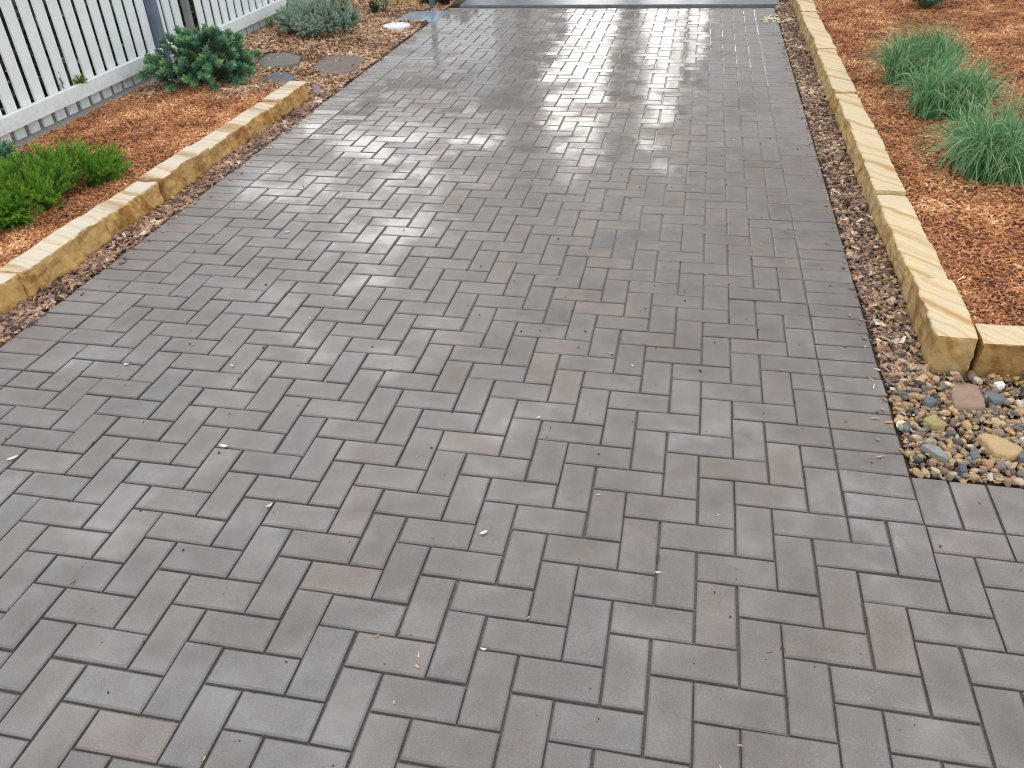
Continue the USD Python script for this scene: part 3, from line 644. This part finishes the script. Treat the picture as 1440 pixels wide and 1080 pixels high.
LEAF_V = np.array([[0, 0, 0], [0.45, -0.5, 0.10], [1.0, 0, 0.02], [0.45, 0.5, 0.10], [0.45, 0, -0.02]])
LEAF_F = np.array([[0, 1, 4], [1, 2, 4], [2, 3, 4], [3, 0, 4]])
def shrub(name, label, cat, base, radii, shoots, leaves, length, width, spread, portion, leaf_mat_, seed, upright=0.0, tip_tone=0.35, min_el=0.05, stem_r=0.004, group=None, top_only=False, sag=0.15, foot_=0.12, carpet=None):
    """Shoots arch out from the base to the surface of a dome; leaves sit on the outer part of each shoot."""
    r = np.random.default_rng(seed)
    t = thing(name, label, cat, base, group=group)
    V, F, T, S = [], [], [], []
    Ms, ts, tn = [], [], []
    if carpet:
        K = max(8, shoots // 24)
        rho_ = np.sqrt(r.random(K)) * 0.95
        al_ = r.uniform(0, 2 * np.pi, K)
        edge_ = 0.78 + 0.5 * (meshkit.fbm(np.c_[np.cos(al_) * 1.6, np.sin(al_) * 1.6, np.full(K, seed * 0.37)], 3, seed) - 0.25)
        cen = np.c_[np.cos(al_) * radii[0], np.sin(al_) * radii[1]] * (rho_ * edge_)[:, None]
        hei = radii[2] * (1 - 0.8 * rho_ ** 2) * r.uniform(0.35, 1.15, K)
        ctone = r.normal(0, 0.10, K)
    for k in range(shoots):
        az = r.uniform(0, 2 * np.pi)
        el = np.arcsin(min_el + (1 - min_el) * r.random() ** (0.8 if not top_only else 0.4))
        lump = 0.72 + 0.55 * meshkit.fbm(np.array([[math.cos(az) * 1.7 * math.cos(el), math.sin(az) * 1.7 * math.cos(el), el * 1.5]]) + seed, 2, seed)[0]
        fill = 1.0 if r.random() < 0.62 else r.uniform(0.5, 0.9)
        tip = np.array([math.cos(az) * math.cos(el) * radii[0], math.sin(az) * math.cos(el) * radii[1], math.sin(el) * radii[2]]) * lump * fill
        u = np.linspace(0, 1, 7)[:, None]
        if carpet:                                            # many short shoots that start all over the mound
            q_ = r.integers(K)
            c = cen[q_] + r.normal(0, 0.022, 2)
            hz = hei[q_] * r.uniform(0.45, 1.05)
            dd = c - cen[q_]
            d = np.array([c[0] / radii[0] * 0.7 + dd[0] * 14 + r.normal(0, 0.25), c[1] / radii[1] * 0.7 + dd[1] * 14 + r.normal(0, 0.25), r.uniform(0.10, 0.80)])
            foot0 = np.array([cen[q_][0] * 0.9, cen[q_][1] * 0.9, max(0.0, hz * 0.5)])
            tip = foot0 + d / np.linalg.norm(d) * r.uniform(*carpet) + np.array([0, 0, hz * 0.25])
        foot = np.array([tip[0] * foot_, tip[1] * foot_, 0])
        if carpet:
            foot = foot0
        P = foot + (tip - foot) * u + np.array([0, 0, 1.0]) * (u * (1 - u)) * sag * np.linalg.norm(tip)
        S.append(tube(P, stem_r, stem_r * 0.4, 3))
        q = 1 - portion * (1 - (np.arange(leaves) + r.random(leaves)) / leaves)
        idx = q * 6
        i0 = np.clip(idx.astype(int), 0, 5)
        pos = P[i0] + (P[i0 + 1] - P[i0]) * (idx - i0)[:, None]
        dirs = P[i0 + 1] - P[i0]; dirs /= np.linalg.norm(dirs, axis=1, keepdims=True)
        ph = np.arange(leaves) * 2.39996 + r.uniform(0, 6.28)
        a = np.cross(dirs, [0.21, 0.13, 0.97]); a /= np.linalg.norm(a, axis=1, keepdims=True) + 1e-9
        b = np.cross(dirs, a)
        out = np.cos(ph)[:, None] * a + np.sin(ph)[:, None] * b
        open_ = np.clip(spread * (1.12 - 0.55 * (q - (1 - portion)) / portion) + r.normal(0, 0.12, leaves), 0.05, 1.5)
        d = np.cos(open_)[:, None] * dirs + np.sin(open_)[:, None] * out
        d[:, 2] += upright
        d /= np.linalg.norm(d, axis=1, keepdims=True)
        nrm = dirs - (dirs * d).sum(1, keepdims=True) * d + 0.25 * np.array([0, 0, 1.0])
        nrm -= (nrm * d).sum(1, keepdims=True) * d
        nrm /= np.linalg.norm(nrm, axis=1, keepdims=True) + 1e-9
        sd = np.cross(nrm, d)
        ln = r.uniform(*length, leaves) * (0.65 + 0.35 * np.sin(np.pi * np.clip(0.15 + 0.75 * (q - (1 - portion)) / portion, 0, 1)))
        wd = ln * r.uniform(*width, leaves)
        Ms.append(np.stack([d * ln[:, None], sd * wd[:, None], nrm * ln[:, None]], -1))
        ts.append(pos)
        tn.append(np.clip(r.normal(0.38, 0.14) + (ctone[q_] if carpet else 0.0) + r.normal(0, 0.07, leaves) + tip_tone * ((q - (1 - portion)) / portion - 0.35), 0, 1))
    v, f = scatter(LEAF_V, LEAF_F, np.concatenate(Ms), np.concatenate(ts))
    obj("foliage", (v, f), leaf_mat_, t, attrs={"tone": np.repeat(np.concatenate(tn), len(LEAF_V))})
    obj("stem", join(S), M["stem"], t)
    return t

zl = lambda x, y: float(left_height(np.array([x]), np.array([y]))[0])
zr = lambda x, y: float(right_height(np.array([x]), np.array([y]))[0])
shrub("leafy_shrub", "rounded blue green shrub with whorled leaves in front of the grey fence post", "shrub", (-4.08, 3.72, zl(-4.08, 3.72)), (0.43, 0.43, 0.37), 200, 24, (0.040, 0.058), (0.42, 0.56), 1.05, 0.24, M["lf_spurge"], 101, min_el=0.06, foot_=0.2, tip_tone=0.6)
shrub("conifer_shrub", "low bright green feathery shrub behind the nearest left edging stones", "shrub", (-3.78, 1.47, zl(-3.78, 1.47)), (0.36, 0.58, 0.18), 1300, 30, (0.014, 0.026), (0.18, 0.28), 0.85, 0.9, M["lf_conifer"], 102, upright=0.1, tip_tone=0.7, sag=0.1, stem_r=0.002, carpet=(0.08, 0.165))
shrub("small_shrub", "small blue green leafy plant at the photo's left edge below the fence", "plant", (-4.30, 1.72, zl(-4.30, 1.72)), (0.20, 0.26, 0.20), 40, 18, (0.035, 0.055), (0.34, 0.45), 1.0, 0.5, M["lf_spurge"], 103)
shrub("silver_shrub", "mounded silvery grey green shrub on the leaf litter past the left edging", "shrub", (-3.93, 5.58, zl(-3.93, 5.58)), (0.46, 0.44, 0.40), 1300, 26, (0.018, 0.030), (0.18, 0.28), 0.85, 0.85, M["lf_silver"], 104, upright=0.1, tip_tone=0.5, sag=0.1, stem_r=0.002, carpet=(0.07, 0.14))
shrub("lime_plant", "small lime green plant at the foot of the farther fence panel", "plant", (-4.44, 6.02, 0.06), (0.12, 0.16, 0.13), 26, 12, (0.03, 0.05), (0.4, 0.55), 1.0, 0.7, M["lf_lime"], 105)
shrub("lime_plant", "little lime green weed growing against the foot of the farther fence", "plant", (-4.46, 5.62, 0.06), (0.06, 0.08, 0.10), 12, 9, (0.02, 0.035), (0.4, 0.55), 1.0, 0.7, M["lf_lime"], 106)
shrub("fence_weed", "tiny yellow green weed poking between two white pickets above the rail", "plant", (-4.60, 3.02, 0.235), (0.035, 0.055, 0.06), 9, 8, (0.02, 0.035), (0.45, 0.6), 1.0, 0.8, M["lf_lime"], 107)
shrub("fence_weed", "slender green weed in the picket gap left of the tiny yellow green weed", "plant", (-4.625, 2.875, 0.235), (0.02, 0.02, 0.10), 7, 8, (0.02, 0.03), (0.4, 0.5), 0.9, 0.9, M["lf_lime"], 108)
shrub("pale_plant", "thin pale leaved plant right of the silver shrub", "plant", (-3.66, 6.55, 0.03), (0.12, 0.10, 0.26), 12, 14, (0.035, 0.055), (0.25, 0.35), 0.8, 0.6, M["lf_silver"], 109, min_el=0.4)
shrub("dark_plant", "dark blue leaved plant tuft between the silver shrub and the tan stones", "plant", (-3.72, 6.45, 0.03), (0.06, 0.06, 0.17), 14, 14, (0.03, 0.045), (0.3, 0.4), 0.8, 0.8, M["lf_dark"], 110)
shrub("dark_plant", "dark green plant behind the blue slab, left of the short post", "plant", (-3.40, 7.16, 0.0), (0.18, 0.14, 0.17), 40, 18, (0.03, 0.05), (0.3, 0.42), 1.0, 0.6, M["lf_dark"], 111)
shrub("dark_plant", "dark red leaved plant right of the short post beside the slab", "plant", (-3.16, 7.10, 0.0), (0.07, 0.09, 0.14), 26, 16, (0.03, 0.045), (0.35, 0.45), 1.0, 0.7, M["lf_red"], 112)
shrub("flower_mound", "purple flowering plant at the left corner of the concrete slab", "plant", (-3.02, 7.30, 0.03), (0.17, 0.15, 0.16), 60, 12, (0.022, 0.034), (0.6, 0.8), 1.1, 0.22, M["lf_purple"], 113, min_el=0.25)
sm_ = shrub("leafy_shrub", "small dark leaved shrub on a thin stem at the top right of the bark bed", "shrub", (1.45, 6.42, zr(1.45, 6.42)), (0.26, 0.26, 0.26), 46, 20, (0.04, 0.06), (0.3, 0.42), 1.0, 0.5, M["lf_spurge"], 114, min_el=0.45)

def tussock(label, base, n, reach, height, seed, lean=(0, 0)):
    """A grass clump: thin ribbons that rise from the crown and arch over."""
    r = np.random.default_rng(seed)
    t = thing("grass_tussock", label, "grass", base, group="grass tussocks in the right bark bed")
    seg = 7
    tuft = r.normal(0, 0.07, (5, 2))
    V, F, T = [], [], []
    u = np.linspace(0, 1, seg + 1)
    for k in range(n):
        az = r.uniform(0, 2 * np.pi)
        d = np.array([math.cos(az), math.sin(az)])
        ln = r.uniform(0.55, 1.0)
        out = reach * ln * r.uniform(0.05, 1.1) ** 0.75
        hh = height * ln * r.uniform(0.6, 1.05)
        foot = r.normal(0, 0.035, 2) + tuft[r.integers(len(tuft))]
        hor = out * (u ** 1.25)
        ver = hh * (1.7 * u - (0.70 + 0.95 * out / reach) * u ** 2)
        side = r.normal(0, 0.09) * u ** 2
        P = np.c_[foot[0] + d[0] * hor - d[1] * side + lean[0] * u * ln, foot[1] + d[1] * hor + d[0] * side + lean[1] * u * ln, np.maximum(ver, 0.004)]
        T_ = np.gradient(P, axis=0); T_ /= np.linalg.norm(T_, axis=1, keepdims=True)
        w = np.cross(T_, [d[0] * 0.3 + r.normal(0, 0.5), d[1] * 0.3 + r.normal(0, 0.5), 1.0]); w /= np.linalg.norm(w, axis=1, keepdims=True) + 1e-9
        wid = (0.0024 * (1 - 0.85 * u ** 1.5) * r.uniform(0.7, 1.25))[:, None]
        v = np.stack([P - w * wid, P + w * wid], 1).reshape(-1, 3)
        i = np.arange(seg) * 2
        f = np.vstack([np.c_[i, i + 1, i + 3], np.c_[i, i + 3, i + 2]])
        V.append(v); F.append(f)
        dry = 0.55 if r.random() < 0.12 else 0.0
        T.append(np.repeat(np.clip(r.normal(0.38, 0.20) + dry + 0.25 * u, 0, 1), 2))
    v, f = join(list(zip(V, F)))
    obj("blades", (v, f), M["lf_grass"], t, attrs={"tone": np.concatenate(T)}, kind="stuff")
    c = trimesh.creation.icosphere(subdivisions=2, radius=0.05)
    cv = np.array(c.vertices) * [1, 1, 0.6]
    cv *= 1 + 0.3 * (meshkit.noise(cv * 60, seed)[:, None] - 0.5)
    obj("crown", (cv, np.array(c.faces)), M["soil"], t)
    return t
for lab, (gx, gy), n, rc, hh, sd, ln_ in [
        ("farthest of the three grass tussocks, level with the grey streaked block", (0.94, 4.02), 1400, 0.33, 0.54, 201, (-0.06, 0.04)),
        ("middle one of the three grass tussocks, overlapping the farthest one", (0.93, 3.28), 1250, 0.33, 0.50, 202, (0.03, 0.0)),
        ("nearest of the three grass tussocks, arching low over the bark mulch", (0.95, 2.28), 1500, 0.37, 0.52, 203, (0.0, 0.03))]:
    tussock(lab, (gx, gy, zr(gx, gy)), n, rc, hh, sd, lean=ln_)

# ------------------------------------------------------------------ stones, lids and other small things
def flat_stone(name, pts, top, thick, material, label, cat, seed=0, round_=0.02, rough=0.004, z=None, group=None):
    """A flat stone whose outline is given by points on the ground."""
    poly = Polygon(pts)
    poly = poly.buffer(-round_ * 0.6).buffer(round_ * 1.2).buffer(-round_ * 0.6) if poly.buffer(-round_ * 0.6).area > 0 else poly
    ring = np.array(poly.segmentize(0.03).exterior.coords)[:-1]
    if not poly.exterior.is_ccw:
        ring = ring[::-1]
    c = ring.mean(0)
    n = len(ring)
    levels = [(1.0, 0.0), (1.01, 0.45), (0.985, 0.8), (0.93, 0.96), (0.72, 1.0), (0.40, 1.0)]
    V = []
    for s, h in levels:
        V.append(np.c_[(ring - c) * s, np.full(n, h * thick)])
    V = np.vstack(V + [np.array([[0, 0, thick]])])
    V += (meshkit.fbm(np.c_[V[:, :2] * 25, V[:, 2:] * 25] + seed * 7.7, 3, seed)[:, None] - 0.5) * rough * 2
    F = []
    i = np.arange(n); j = (i + 1) % n
    for k in range(len(levels) - 1):
        F += [np.c_[k * n + i, k * n + j, (k + 1) * n + j], np.c_[k * n + i, (k + 1) * n + j, (k + 1) * n + i]]
    k = len(levels) - 1
    F.append(np.c_[k * n + i, k * n + j, np.full(n, len(V) - 1)])
    F.append(np.c_[i[1:-1], np.zeros(n - 2, int), i[2:]][:, [1, 0, 2]][:, ::-1])
    o = obj(name, (V, np.vstack(F)), material, smooth=50)
    UsdGeom.Xformable(o).AddTranslateOp().Set(Gf.Vec3d(c[0], c[1], top - thick))
    return tag(o, label, cat, group)
gp = lambda *q, z=0.0: [tuple(at(x, y, z)[:2]) for x, y in q]
def pix_stone(name, q, top, thick, material, label, seed, **kw):
    top += 0.008
    return flat_stone(name, gp(*q, z=top), top, thick, material, label, "stone", seed, **kw)
pix_stone("large_pebble", [(1338, 546), (1342, 570), (1362, 573), (1387, 571), (1386, 560), (1376, 542), (1368, 538), (1344, 538)], 0.016, 0.035, M["st_brown"], "brown blunt stone, biggest of the pebbles below the sandstone corner", 1, round_=0.012)
pix_stone("large_pebble", [(1374, 610), (1382, 607), (1402, 610), (1425, 622), (1440, 630), (1434, 638), (1418, 641), (1400, 635), (1388, 625)], 0.018, 0.035, M["st_tan"], "elongated tan stone among the pebbles at the photo's right edge", 2, round_=0.014)
pix_stone("large_pebble", [(1295, 624), (1308, 621), (1322, 627), (1334, 640), (1334, 646), (1320, 640)], 0.012, 0.024, M["st_grey"], "flat grey green stone among the pebbles near the paving corner", 3, round_=0.008)
pix_stone("large_pebble", [(1382, 549), (1396, 548), (1414, 558), (1410, 564), (1396, 563)], 0.012, 0.022, M["st_slate"], "blue slate stone right of the brown blunt stone", 4, round_=0.007)
pix_stone("large_pebble", [(1299, 588), (1315, 580), (1331, 594), (1329, 600), (1312, 598)], 0.012, 0.024, M["st_olive"], "olive yellow stone below left of the brown blunt stone", 5, round_=0.008)
pix_stone("large_pebble", [(1299, 558), (1312, 556), (1319, 563), (1312, 568), (1300, 566)], 0.012, 0.022, M["st_slate"], "blue grey pebble left of the brown blunt stone", 6, round_=0.006)
pix_stone("large_pebble", [(1286, 532), (1300, 524), (1306, 530), (1300, 536)], 0.012, 0.022, M["st_tan"], "orange pebble at the foot of the sandstone corner block", 7, round_=0.006)
pix_stone("large_pebble", [(1430, 636), (1440, 632), (1446, 642), (1434, 645)], 0.014, 0.024, M["st_slate"], "dark blue pebble touching the end of the elongated tan stone", 8, round_=0.006)
pix_stone("large_pebble", [(1347, 655), (1358, 652), (1362, 662), (1352, 664)], 0.012, 0.020, M["st_dark"], "black pebble near the lower edge of the river pebbles", 9, round_=0.005)
pix_stone("large_pebble", [(1364, 634), (1376, 630), (1378, 641), (1368, 645)], 0.012, 0.020, M["st_slate"], "round slate pebble left of the elongated tan stone", 10, round_=0.005)
pix_stone("large_pebble", [(1398, 536), (1412, 534), (1415, 540), (1404, 544)], 0.012, 0.020, M["white_lid"], "whitest pebble, above the blue slate stone", 11, round_=0.005)
pix_stone("large_pebble", [(1268, 598), (1272, 592), (1281, 600), (1276, 605)], 0.010, 0.020, M["st_slate"], "dark pebble against the edge of the paving", 12, round_=0.005)

flat_stone("stepping_stone", *FLAGS["green"], 0.05, M["flag_green"], "grey green stepping stone right of the blue green shrub", "stepping stone", 21, rough=0.005)
flat_stone("stepping_stone", *FLAGS["brown"], 0.05, M["flag_brown"], "brown stepping stone nearest the driveway edge", "stepping stone", 22, rough=0.006)
flat_stone("stone", *FLAGS["dark"], 0.05, M["st_dark"], "dark purple grey stone behind the last left edging block", "stone", 23, rough=0.007)
flat_stone("stone", *FLAGS["pink"], 0.05, M["st_pink"], "dark pinkish stone against the square end of the left edging", "stone", 24, rough=0.006, round_=0.012)
flat_stone("stone", *FLAGS["pale"], 0.05, M["st_grey"], "pale grey stone half hidden by the blue green shrub", "stone", 25, rough=0.004)
flat_stone("slate_slab", *FLAGS["blue"], 0.05, M["slate_blue"], "flat blue grey slab at the far left corner of the paving", "slab", 26, rough=0.0012, round_=0.008)

ld = thing("inspection_lid", "round white lid lying in the leaf litter in front of the blue grey slab", "lid", (*np.mean(FLAGS["lid"][0], axis=0), FLAGS["lid"][1] - 0.022))
c = trimesh.creation.cylinder(radius=0.128, height=0.030, sections=40); c.apply_translation([0, 0, 0.013])
ring = trimesh.creation.annulus(r_min=0.104, r_max=0.124, height=0.006, sections=40); ring.apply_translation([0, 0, 0.0312])
obj("disc", (np.array(c.vertices), np.array(c.faces)), M["white_lid"], ld, smooth=30)
obj("rim", (np.array(ring.vertices), np.array(ring.faces)), M["white_lid"], ld, smooth=30)

for i, (a, b, lab) in enumerate([(-4.05, -3.66, "left one of two tan sandstone blocks at the back of the leaf litter"), (-3.65, -3.42, "right one of two tan sandstone blocks, nearer the blue grey slab")]):
    block(a, b, 6.96 + 0.02 * i, 7.12, 0.16, 51 + i, M["stone_right"], lab, "tan sandstone blocks at the back left", amp=(0.005, 0.006, 0.003))
bp = thing("short_post", "short grey green post beside the slab, mirrored in the wet paving", "post", (-3.255, 6.92, 0.0))
obj("shaft", chamfer_prism(sbox(-0.024, -0.024, 0.024, 0.024), -0.05, 0.70, 0.004), M["post_green"], bp)
obj("cap", chamfer_prism(sbox(-0.029, -0.029, 0.029, 0.029), 0.701, 0.722, 0.006), M["post_green"], bp)

# fallen bits on the paving
def petal(x, y, ln, wd, rz, label, material="petal", name="fallen_petal", cat="petal", group=None):
    r = np.random.default_rng(int(x * 7 + y))
    u = np.linspace(-1, 1, 7)
    w = np.sqrt(np.maximum(1 - u ** 2, 0.02))
    top = np.c_[u * ln / 2, w * wd / 2, 0.0015 + 0.003 * u ** 2]
    bot = np.c_[u * ln / 2, -w * wd / 2, 0.0015 + 0.0025 * u ** 2]
    V = np.vstack([top, bot, top + [0, 0, 0.0012], bot + [0, 0, 0.0012]])
    n = 7
    i = np.arange(n - 1)
    F = np.vstack([np.c_[2 * n + i, 3 * n + i, 3 * n + i + 1], np.c_[2 * n + i, 3 * n + i + 1, 2 * n + i + 1], np.c_[i, n + i + 1, n + i], np.c_[i, i + 1, n + i + 1],
                   np.c_[i, 2 * n + i + 1, i + 1], np.c_[i, 2 * n + i, 2 * n + i + 1], np.c_[n + i, n + i + 1, 3 * n + i + 1], np.c_[n + i, 3 * n + i + 1, 3 * n + i]])
    o = obj(name, (V, F), M[material], attrs={"tone": 0.25} if material == "petal" else None)
    g = at(x, y, 0.0)
    xf = UsdGeom.Xformable(o)
    xf.AddTranslateOp().Set(Gf.Vec3d(g[0], g[1], 0.001)); xf.AddRotateZOp().Set(rz)
    return tag(o, label, cat, group)
PG = "pale bits fallen on the driveway"
petal(18, 645, 0.034, 0.012, 50, "pale fallen petal at the photo's left edge on the paving", group=PG)
petal(315, 628, 0.030, 0.012, -5, "pale fallen petal on the left paving beside dark damp pavers", group=PG)
petal(178, 513, 0.022, 0.008, 0, "small pale petal left of the middle on the damp dark pavers", group=PG)
petal(327, 515, 0.014, 0.008, -10, "tiny pale petal above the petal beside the damp pavers", group=PG)
petal(680, 750, 0.024, 0.010, 40, "cream petal in the middle foreground on a dark paver", group=PG)
petal(379, 712, 0.022, 0.007, 60, "cream splinter standing in a joint in the left foreground", group=PG)
petal(405, 327, 0.026, 0.010, 25, "cream splinter on the paving left of centre, far from the edge", group=PG)
petal(925, 806, 0.016, 0.005, 5, "thin pale splinter in a joint right of the middle foreground", group=PG)
petal(757, 588, 0.016, 0.006, 45, "orange cream splinter in a joint near the photo's middle", group=PG)
petal(890, 515, 0.013, 0.005, -30, "tiny white fleck right of the middle of the driveway", group=PG)
petal(680, 914, 0.016, 0.006, 0, "pale splinter in a joint of the middle foreground below the cream petal", group=PG)
petal(103, 820, 0.020, 0.0035, 70, "brown twig piece standing in a joint of the left foreground", "twig", "fallen_twig", "twig")
r9 = np.random.default_rng(91)
def dots(n, y0, y1, size, lift):
    x = r9.uniform(-3.0, 0.5, n); y = r9.uniform(y0, y1, n)
    ok = (x < 0.19) | (y < -0.02)
    return np.c_[x, y][ok], size
xy, _ = dots(760, -1.25, 3.5, 0, 0)
# more of them in the joints
snap = r9.random(len(xy)) < 0.65
xy[snap, 0] = np.round(xy[snap, 0] / G) * G + r9.normal(0, 0.001, snap.sum())
loose("debris", pebbles(0, xy, (0.003, 0.0105), 92, 1, z0=0.0, lift=0.0), M["soil"], "tiny dark seeds and grit scattered over the driveway pavers", "grit")
xy, _ = dots(130, -1.2, 6.0, 0, 0)
loose("debris", chips(130, lambda r, n: xy, lambda x, y: np.full_like(x, 0.002), (0.006, 0.016), (0.002, 0.005), (0.001, 0.002), 93, tilt=0.1, lift=0.001), M["litter"], "small tan splinters and leaf crumbs scattered over the driveway pavers", "debris")
def reg_spill(r, n):
    left = np.c_[PX0 + np.abs(r.normal(0, 0.035, n)), r.uniform(0.3, 6.2, n)]
    right = np.c_[PX1 - np.abs(r.normal(0, 0.03, n)), r.uniform(0.05, 6.6, n)]
    return np.vstack([left, right])
loose("debris", chips(110, reg_spill, lambda x, y: np.full_like(x, 0.003), (0.008, 0.028), (0.003, 0.010), (0.002, 0.004), 95, tilt=0.15, lift=0.002), M["chip"], "brown chips spilled onto the border pavers along both edges", "debris")
def reg_leaves(r, n):
    return np.c_[0.05 + r.random(n) * 0.30, 6.33 + 0.35 * r.random(n) * (0.05 + r.random(n)) + r.normal(0, 0.05, n)]
M["yellow_leaf"] = island_mat("yellow_leaf", [(0.0, (0.42, 0.38, 0.18)), (1.0, (0.78, 0.74, 0.50))])
loose("leaf_litter", chips(70, reg_leaves, lambda x, y: np.full_like(x, 0.006), (0.02, 0.05), (0.012, 0.024), (0.002, 0.004), 94, tilt=0.25, lift=0.01), M["yellow_leaf"], "pale yellow fallen leaves at the far right corner of the driveway", "leaf litter")

# ------------------------------------------------------------------ added unseen trees and buildings, shaped to band the reflections in the wet paving
def tree(label, base, trunk_h, crown, seed, n=5200, lobes=9, leaf=(0.10, 0.20), girth=0.17):
    r = np.random.default_rng(seed)
    t = thing("added_tree", label, "tree", base)
    u = np.linspace(0, 1, 8)[:, None]
    P = np.array([0, 0, -0.2]) + u * np.array([r.normal(0, 0.15), r.normal(0, 0.15), trunk_h + crown[2] + 0.2]) + 0.08 * np.sin(u * 5 + seed)
    parts = [tube(P, girth, girth * 0.4, 8)]
    fol, ton = [], []
    for k in range(lobes):
        d = r.normal(0, 1, 3); d /= np.linalg.norm(d)
        c = np.array([0, 0, trunk_h + crown[2]]) + d * np.asarray(crown) * 0.62
        parts.append(tube(P[5] + (c - P[5]) * np.linspace(0, 1, 5)[:, None], 0.06, 0.02, 5))
        v, f, tn = leaf_cards(n // lobes, c, np.asarray(crown) * r.uniform(0.42, 0.62), leaf, seed * 17 + k, 0.2)
        fol.append((v, f)); ton.append(tn)
    obj("trunk", join(parts), M["bark"], t, smooth=True)
    v, f = join(fol)
    obj("crown", (v, f), M["lf_dark"], t, attrs={"tone": np.concatenate(ton)})
def beyond(az, Y):
    return (CAM[0] + az * (Y - CAM[1]), Y, -0.13)
def added_house(label, x0, x1, y0, y1, base_h, wall_h, roof_h, wall, upper, openings):
    """An unseen building added for its reflection: lower wall, darker upper storey, hipped roof, windows set into the front."""
    t = thing("added_house", label, "added_house", ((x0 + x1) / 2, y0, -0.14))
    w, d = (x1 - x0) / 2, y1 - y0
    obj("wall", bx(-w, w, 0, d, 0, base_h), wall, t)
    obj("upper_wall", bx(-w - 0.03, w + 0.03, -0.03, d, base_h + 0.004, wall_h), upper, t)
    e = 0.22
    v = np.array([[-w - e, -e, wall_h], [w + e, -e, wall_h], [w + e, d + e, wall_h], [-w - e, d + e, wall_h], [-w * 0.35, d * 0.5, wall_h + roof_h], [w * 0.35, d * 0.5, wall_h + roof_h]])
    f = np.array([[0, 1, 5], [0, 5, 4], [1, 2, 5], [2, 3, 4], [2, 4, 5], [3, 0, 4], [0, 2, 1], [0, 3, 2]])
    v[:, 2] += 0.004
    obj("roof", (v, f), M["roof"], t)
    for a, b, z0, z1 in openings:
        fr = obj("window", bx(a, b, -0.06, -0.032 if z0 > base_h else -0.002, z0, z1), M["fence"], t)
        obj("pane", bx(a + 0.06, b - 0.06, -0.068, -0.061, z0 + 0.06, z1 - 0.06), M["glass"], fr)
M["roof"] = rough_mat("roof_tiles", [(0.3, (0.035, 0.033, 0.033)), (0.7, (0.075, 0.070, 0.068))], 5.0)
M["render_white"] = rough_mat("render_white", [(0.3, (0.74, 0.75, 0.77)), (0.7, (0.83, 0.84, 0.85))], 4.0)
M["cladding"] = rough_mat("dark_cladding", [(0.3, (0.06, 0.058, 0.055)), (0.7, (0.10, 0.098, 0.095))], 6.0)
M["render_grey"] = rough_mat("render_grey", [(0.3, (0.36, 0.355, 0.35)), (0.7, (0.44, 0.435, 0.43))], 4.0)
M["glass"] = mat(stage, L + "window_glass", {"p": ("principled_bsdf", {"base_color": (0.02, 0.025, 0.03), "roughness": 0.05})}, surface="p.BSDF")
def az_x(az, Y):
    return CAM[0] + az * (Y - CAM[1])
added_house("added unseen building left beyond the slab, white lower wall, dark upper storey", -9.6, az_x(-0.232, 13.0), 13.0, 22.0, 2.35, 3.3, 1.5, M["render_white"], M["cladding"], [(-2.6, -1.4, 0.9, 2.0), (0.2, 1.4, 0.9, 2.0)])
added_house("added unseen grey rendered building beyond the slab on the right, tiled roof", az_x(0.020, 13.0), 8.6, 13.0, 22.0, 2.35, 4.5, 2.1, M["render_grey"], M["render_grey"], [(-2.0, -0.4, 0.9, 2.1), (1.2, 2.4, 2.9, 4.0)])
tree("added unseen slim dark tree between the two houses beyond the slab", beyond(-0.074, 13.6), 0.9, (0.36, 0.4, 3.0), 302, n=5200, lobes=12)
tree("added unseen round headed tree by the right end of the white walled building", beyond(-0.198, 13.5), 2.25, (0.50, 0.5, 1.5), 305, n=4200, lobes=10)
tree("added unseen sparse young tree by the left end of the grey rendered building", beyond(-0.008, 13.4), 0.9, (0.34, 0.4, 2.2), 306, n=750, lobes=8, leaf=(0.08, 0.14), girth=0.05)
for k, (az, lab) in enumerate([(-0.80, "added unseen gum tree far to the left behind the white walled building"), (-0.205, "added unseen gum tree behind the right end of the white walled building"), (-0.075, "added unseen gum tree behind the gap between the two houses"),
                               (0.17, "added unseen gum tree behind the left end of the grey rendered building"), (0.45, "added unseen gum tree far to the right behind the grey rendered building")]):
    tree(lab, beyond(az, 25.0 + (k % 2)), 8.6, (5.4 if k != 1 else 3.4, 3.6, 4.6), 311 + k, n=4200, lobes=14, leaf=(0.40, 0.75), girth=0.30)
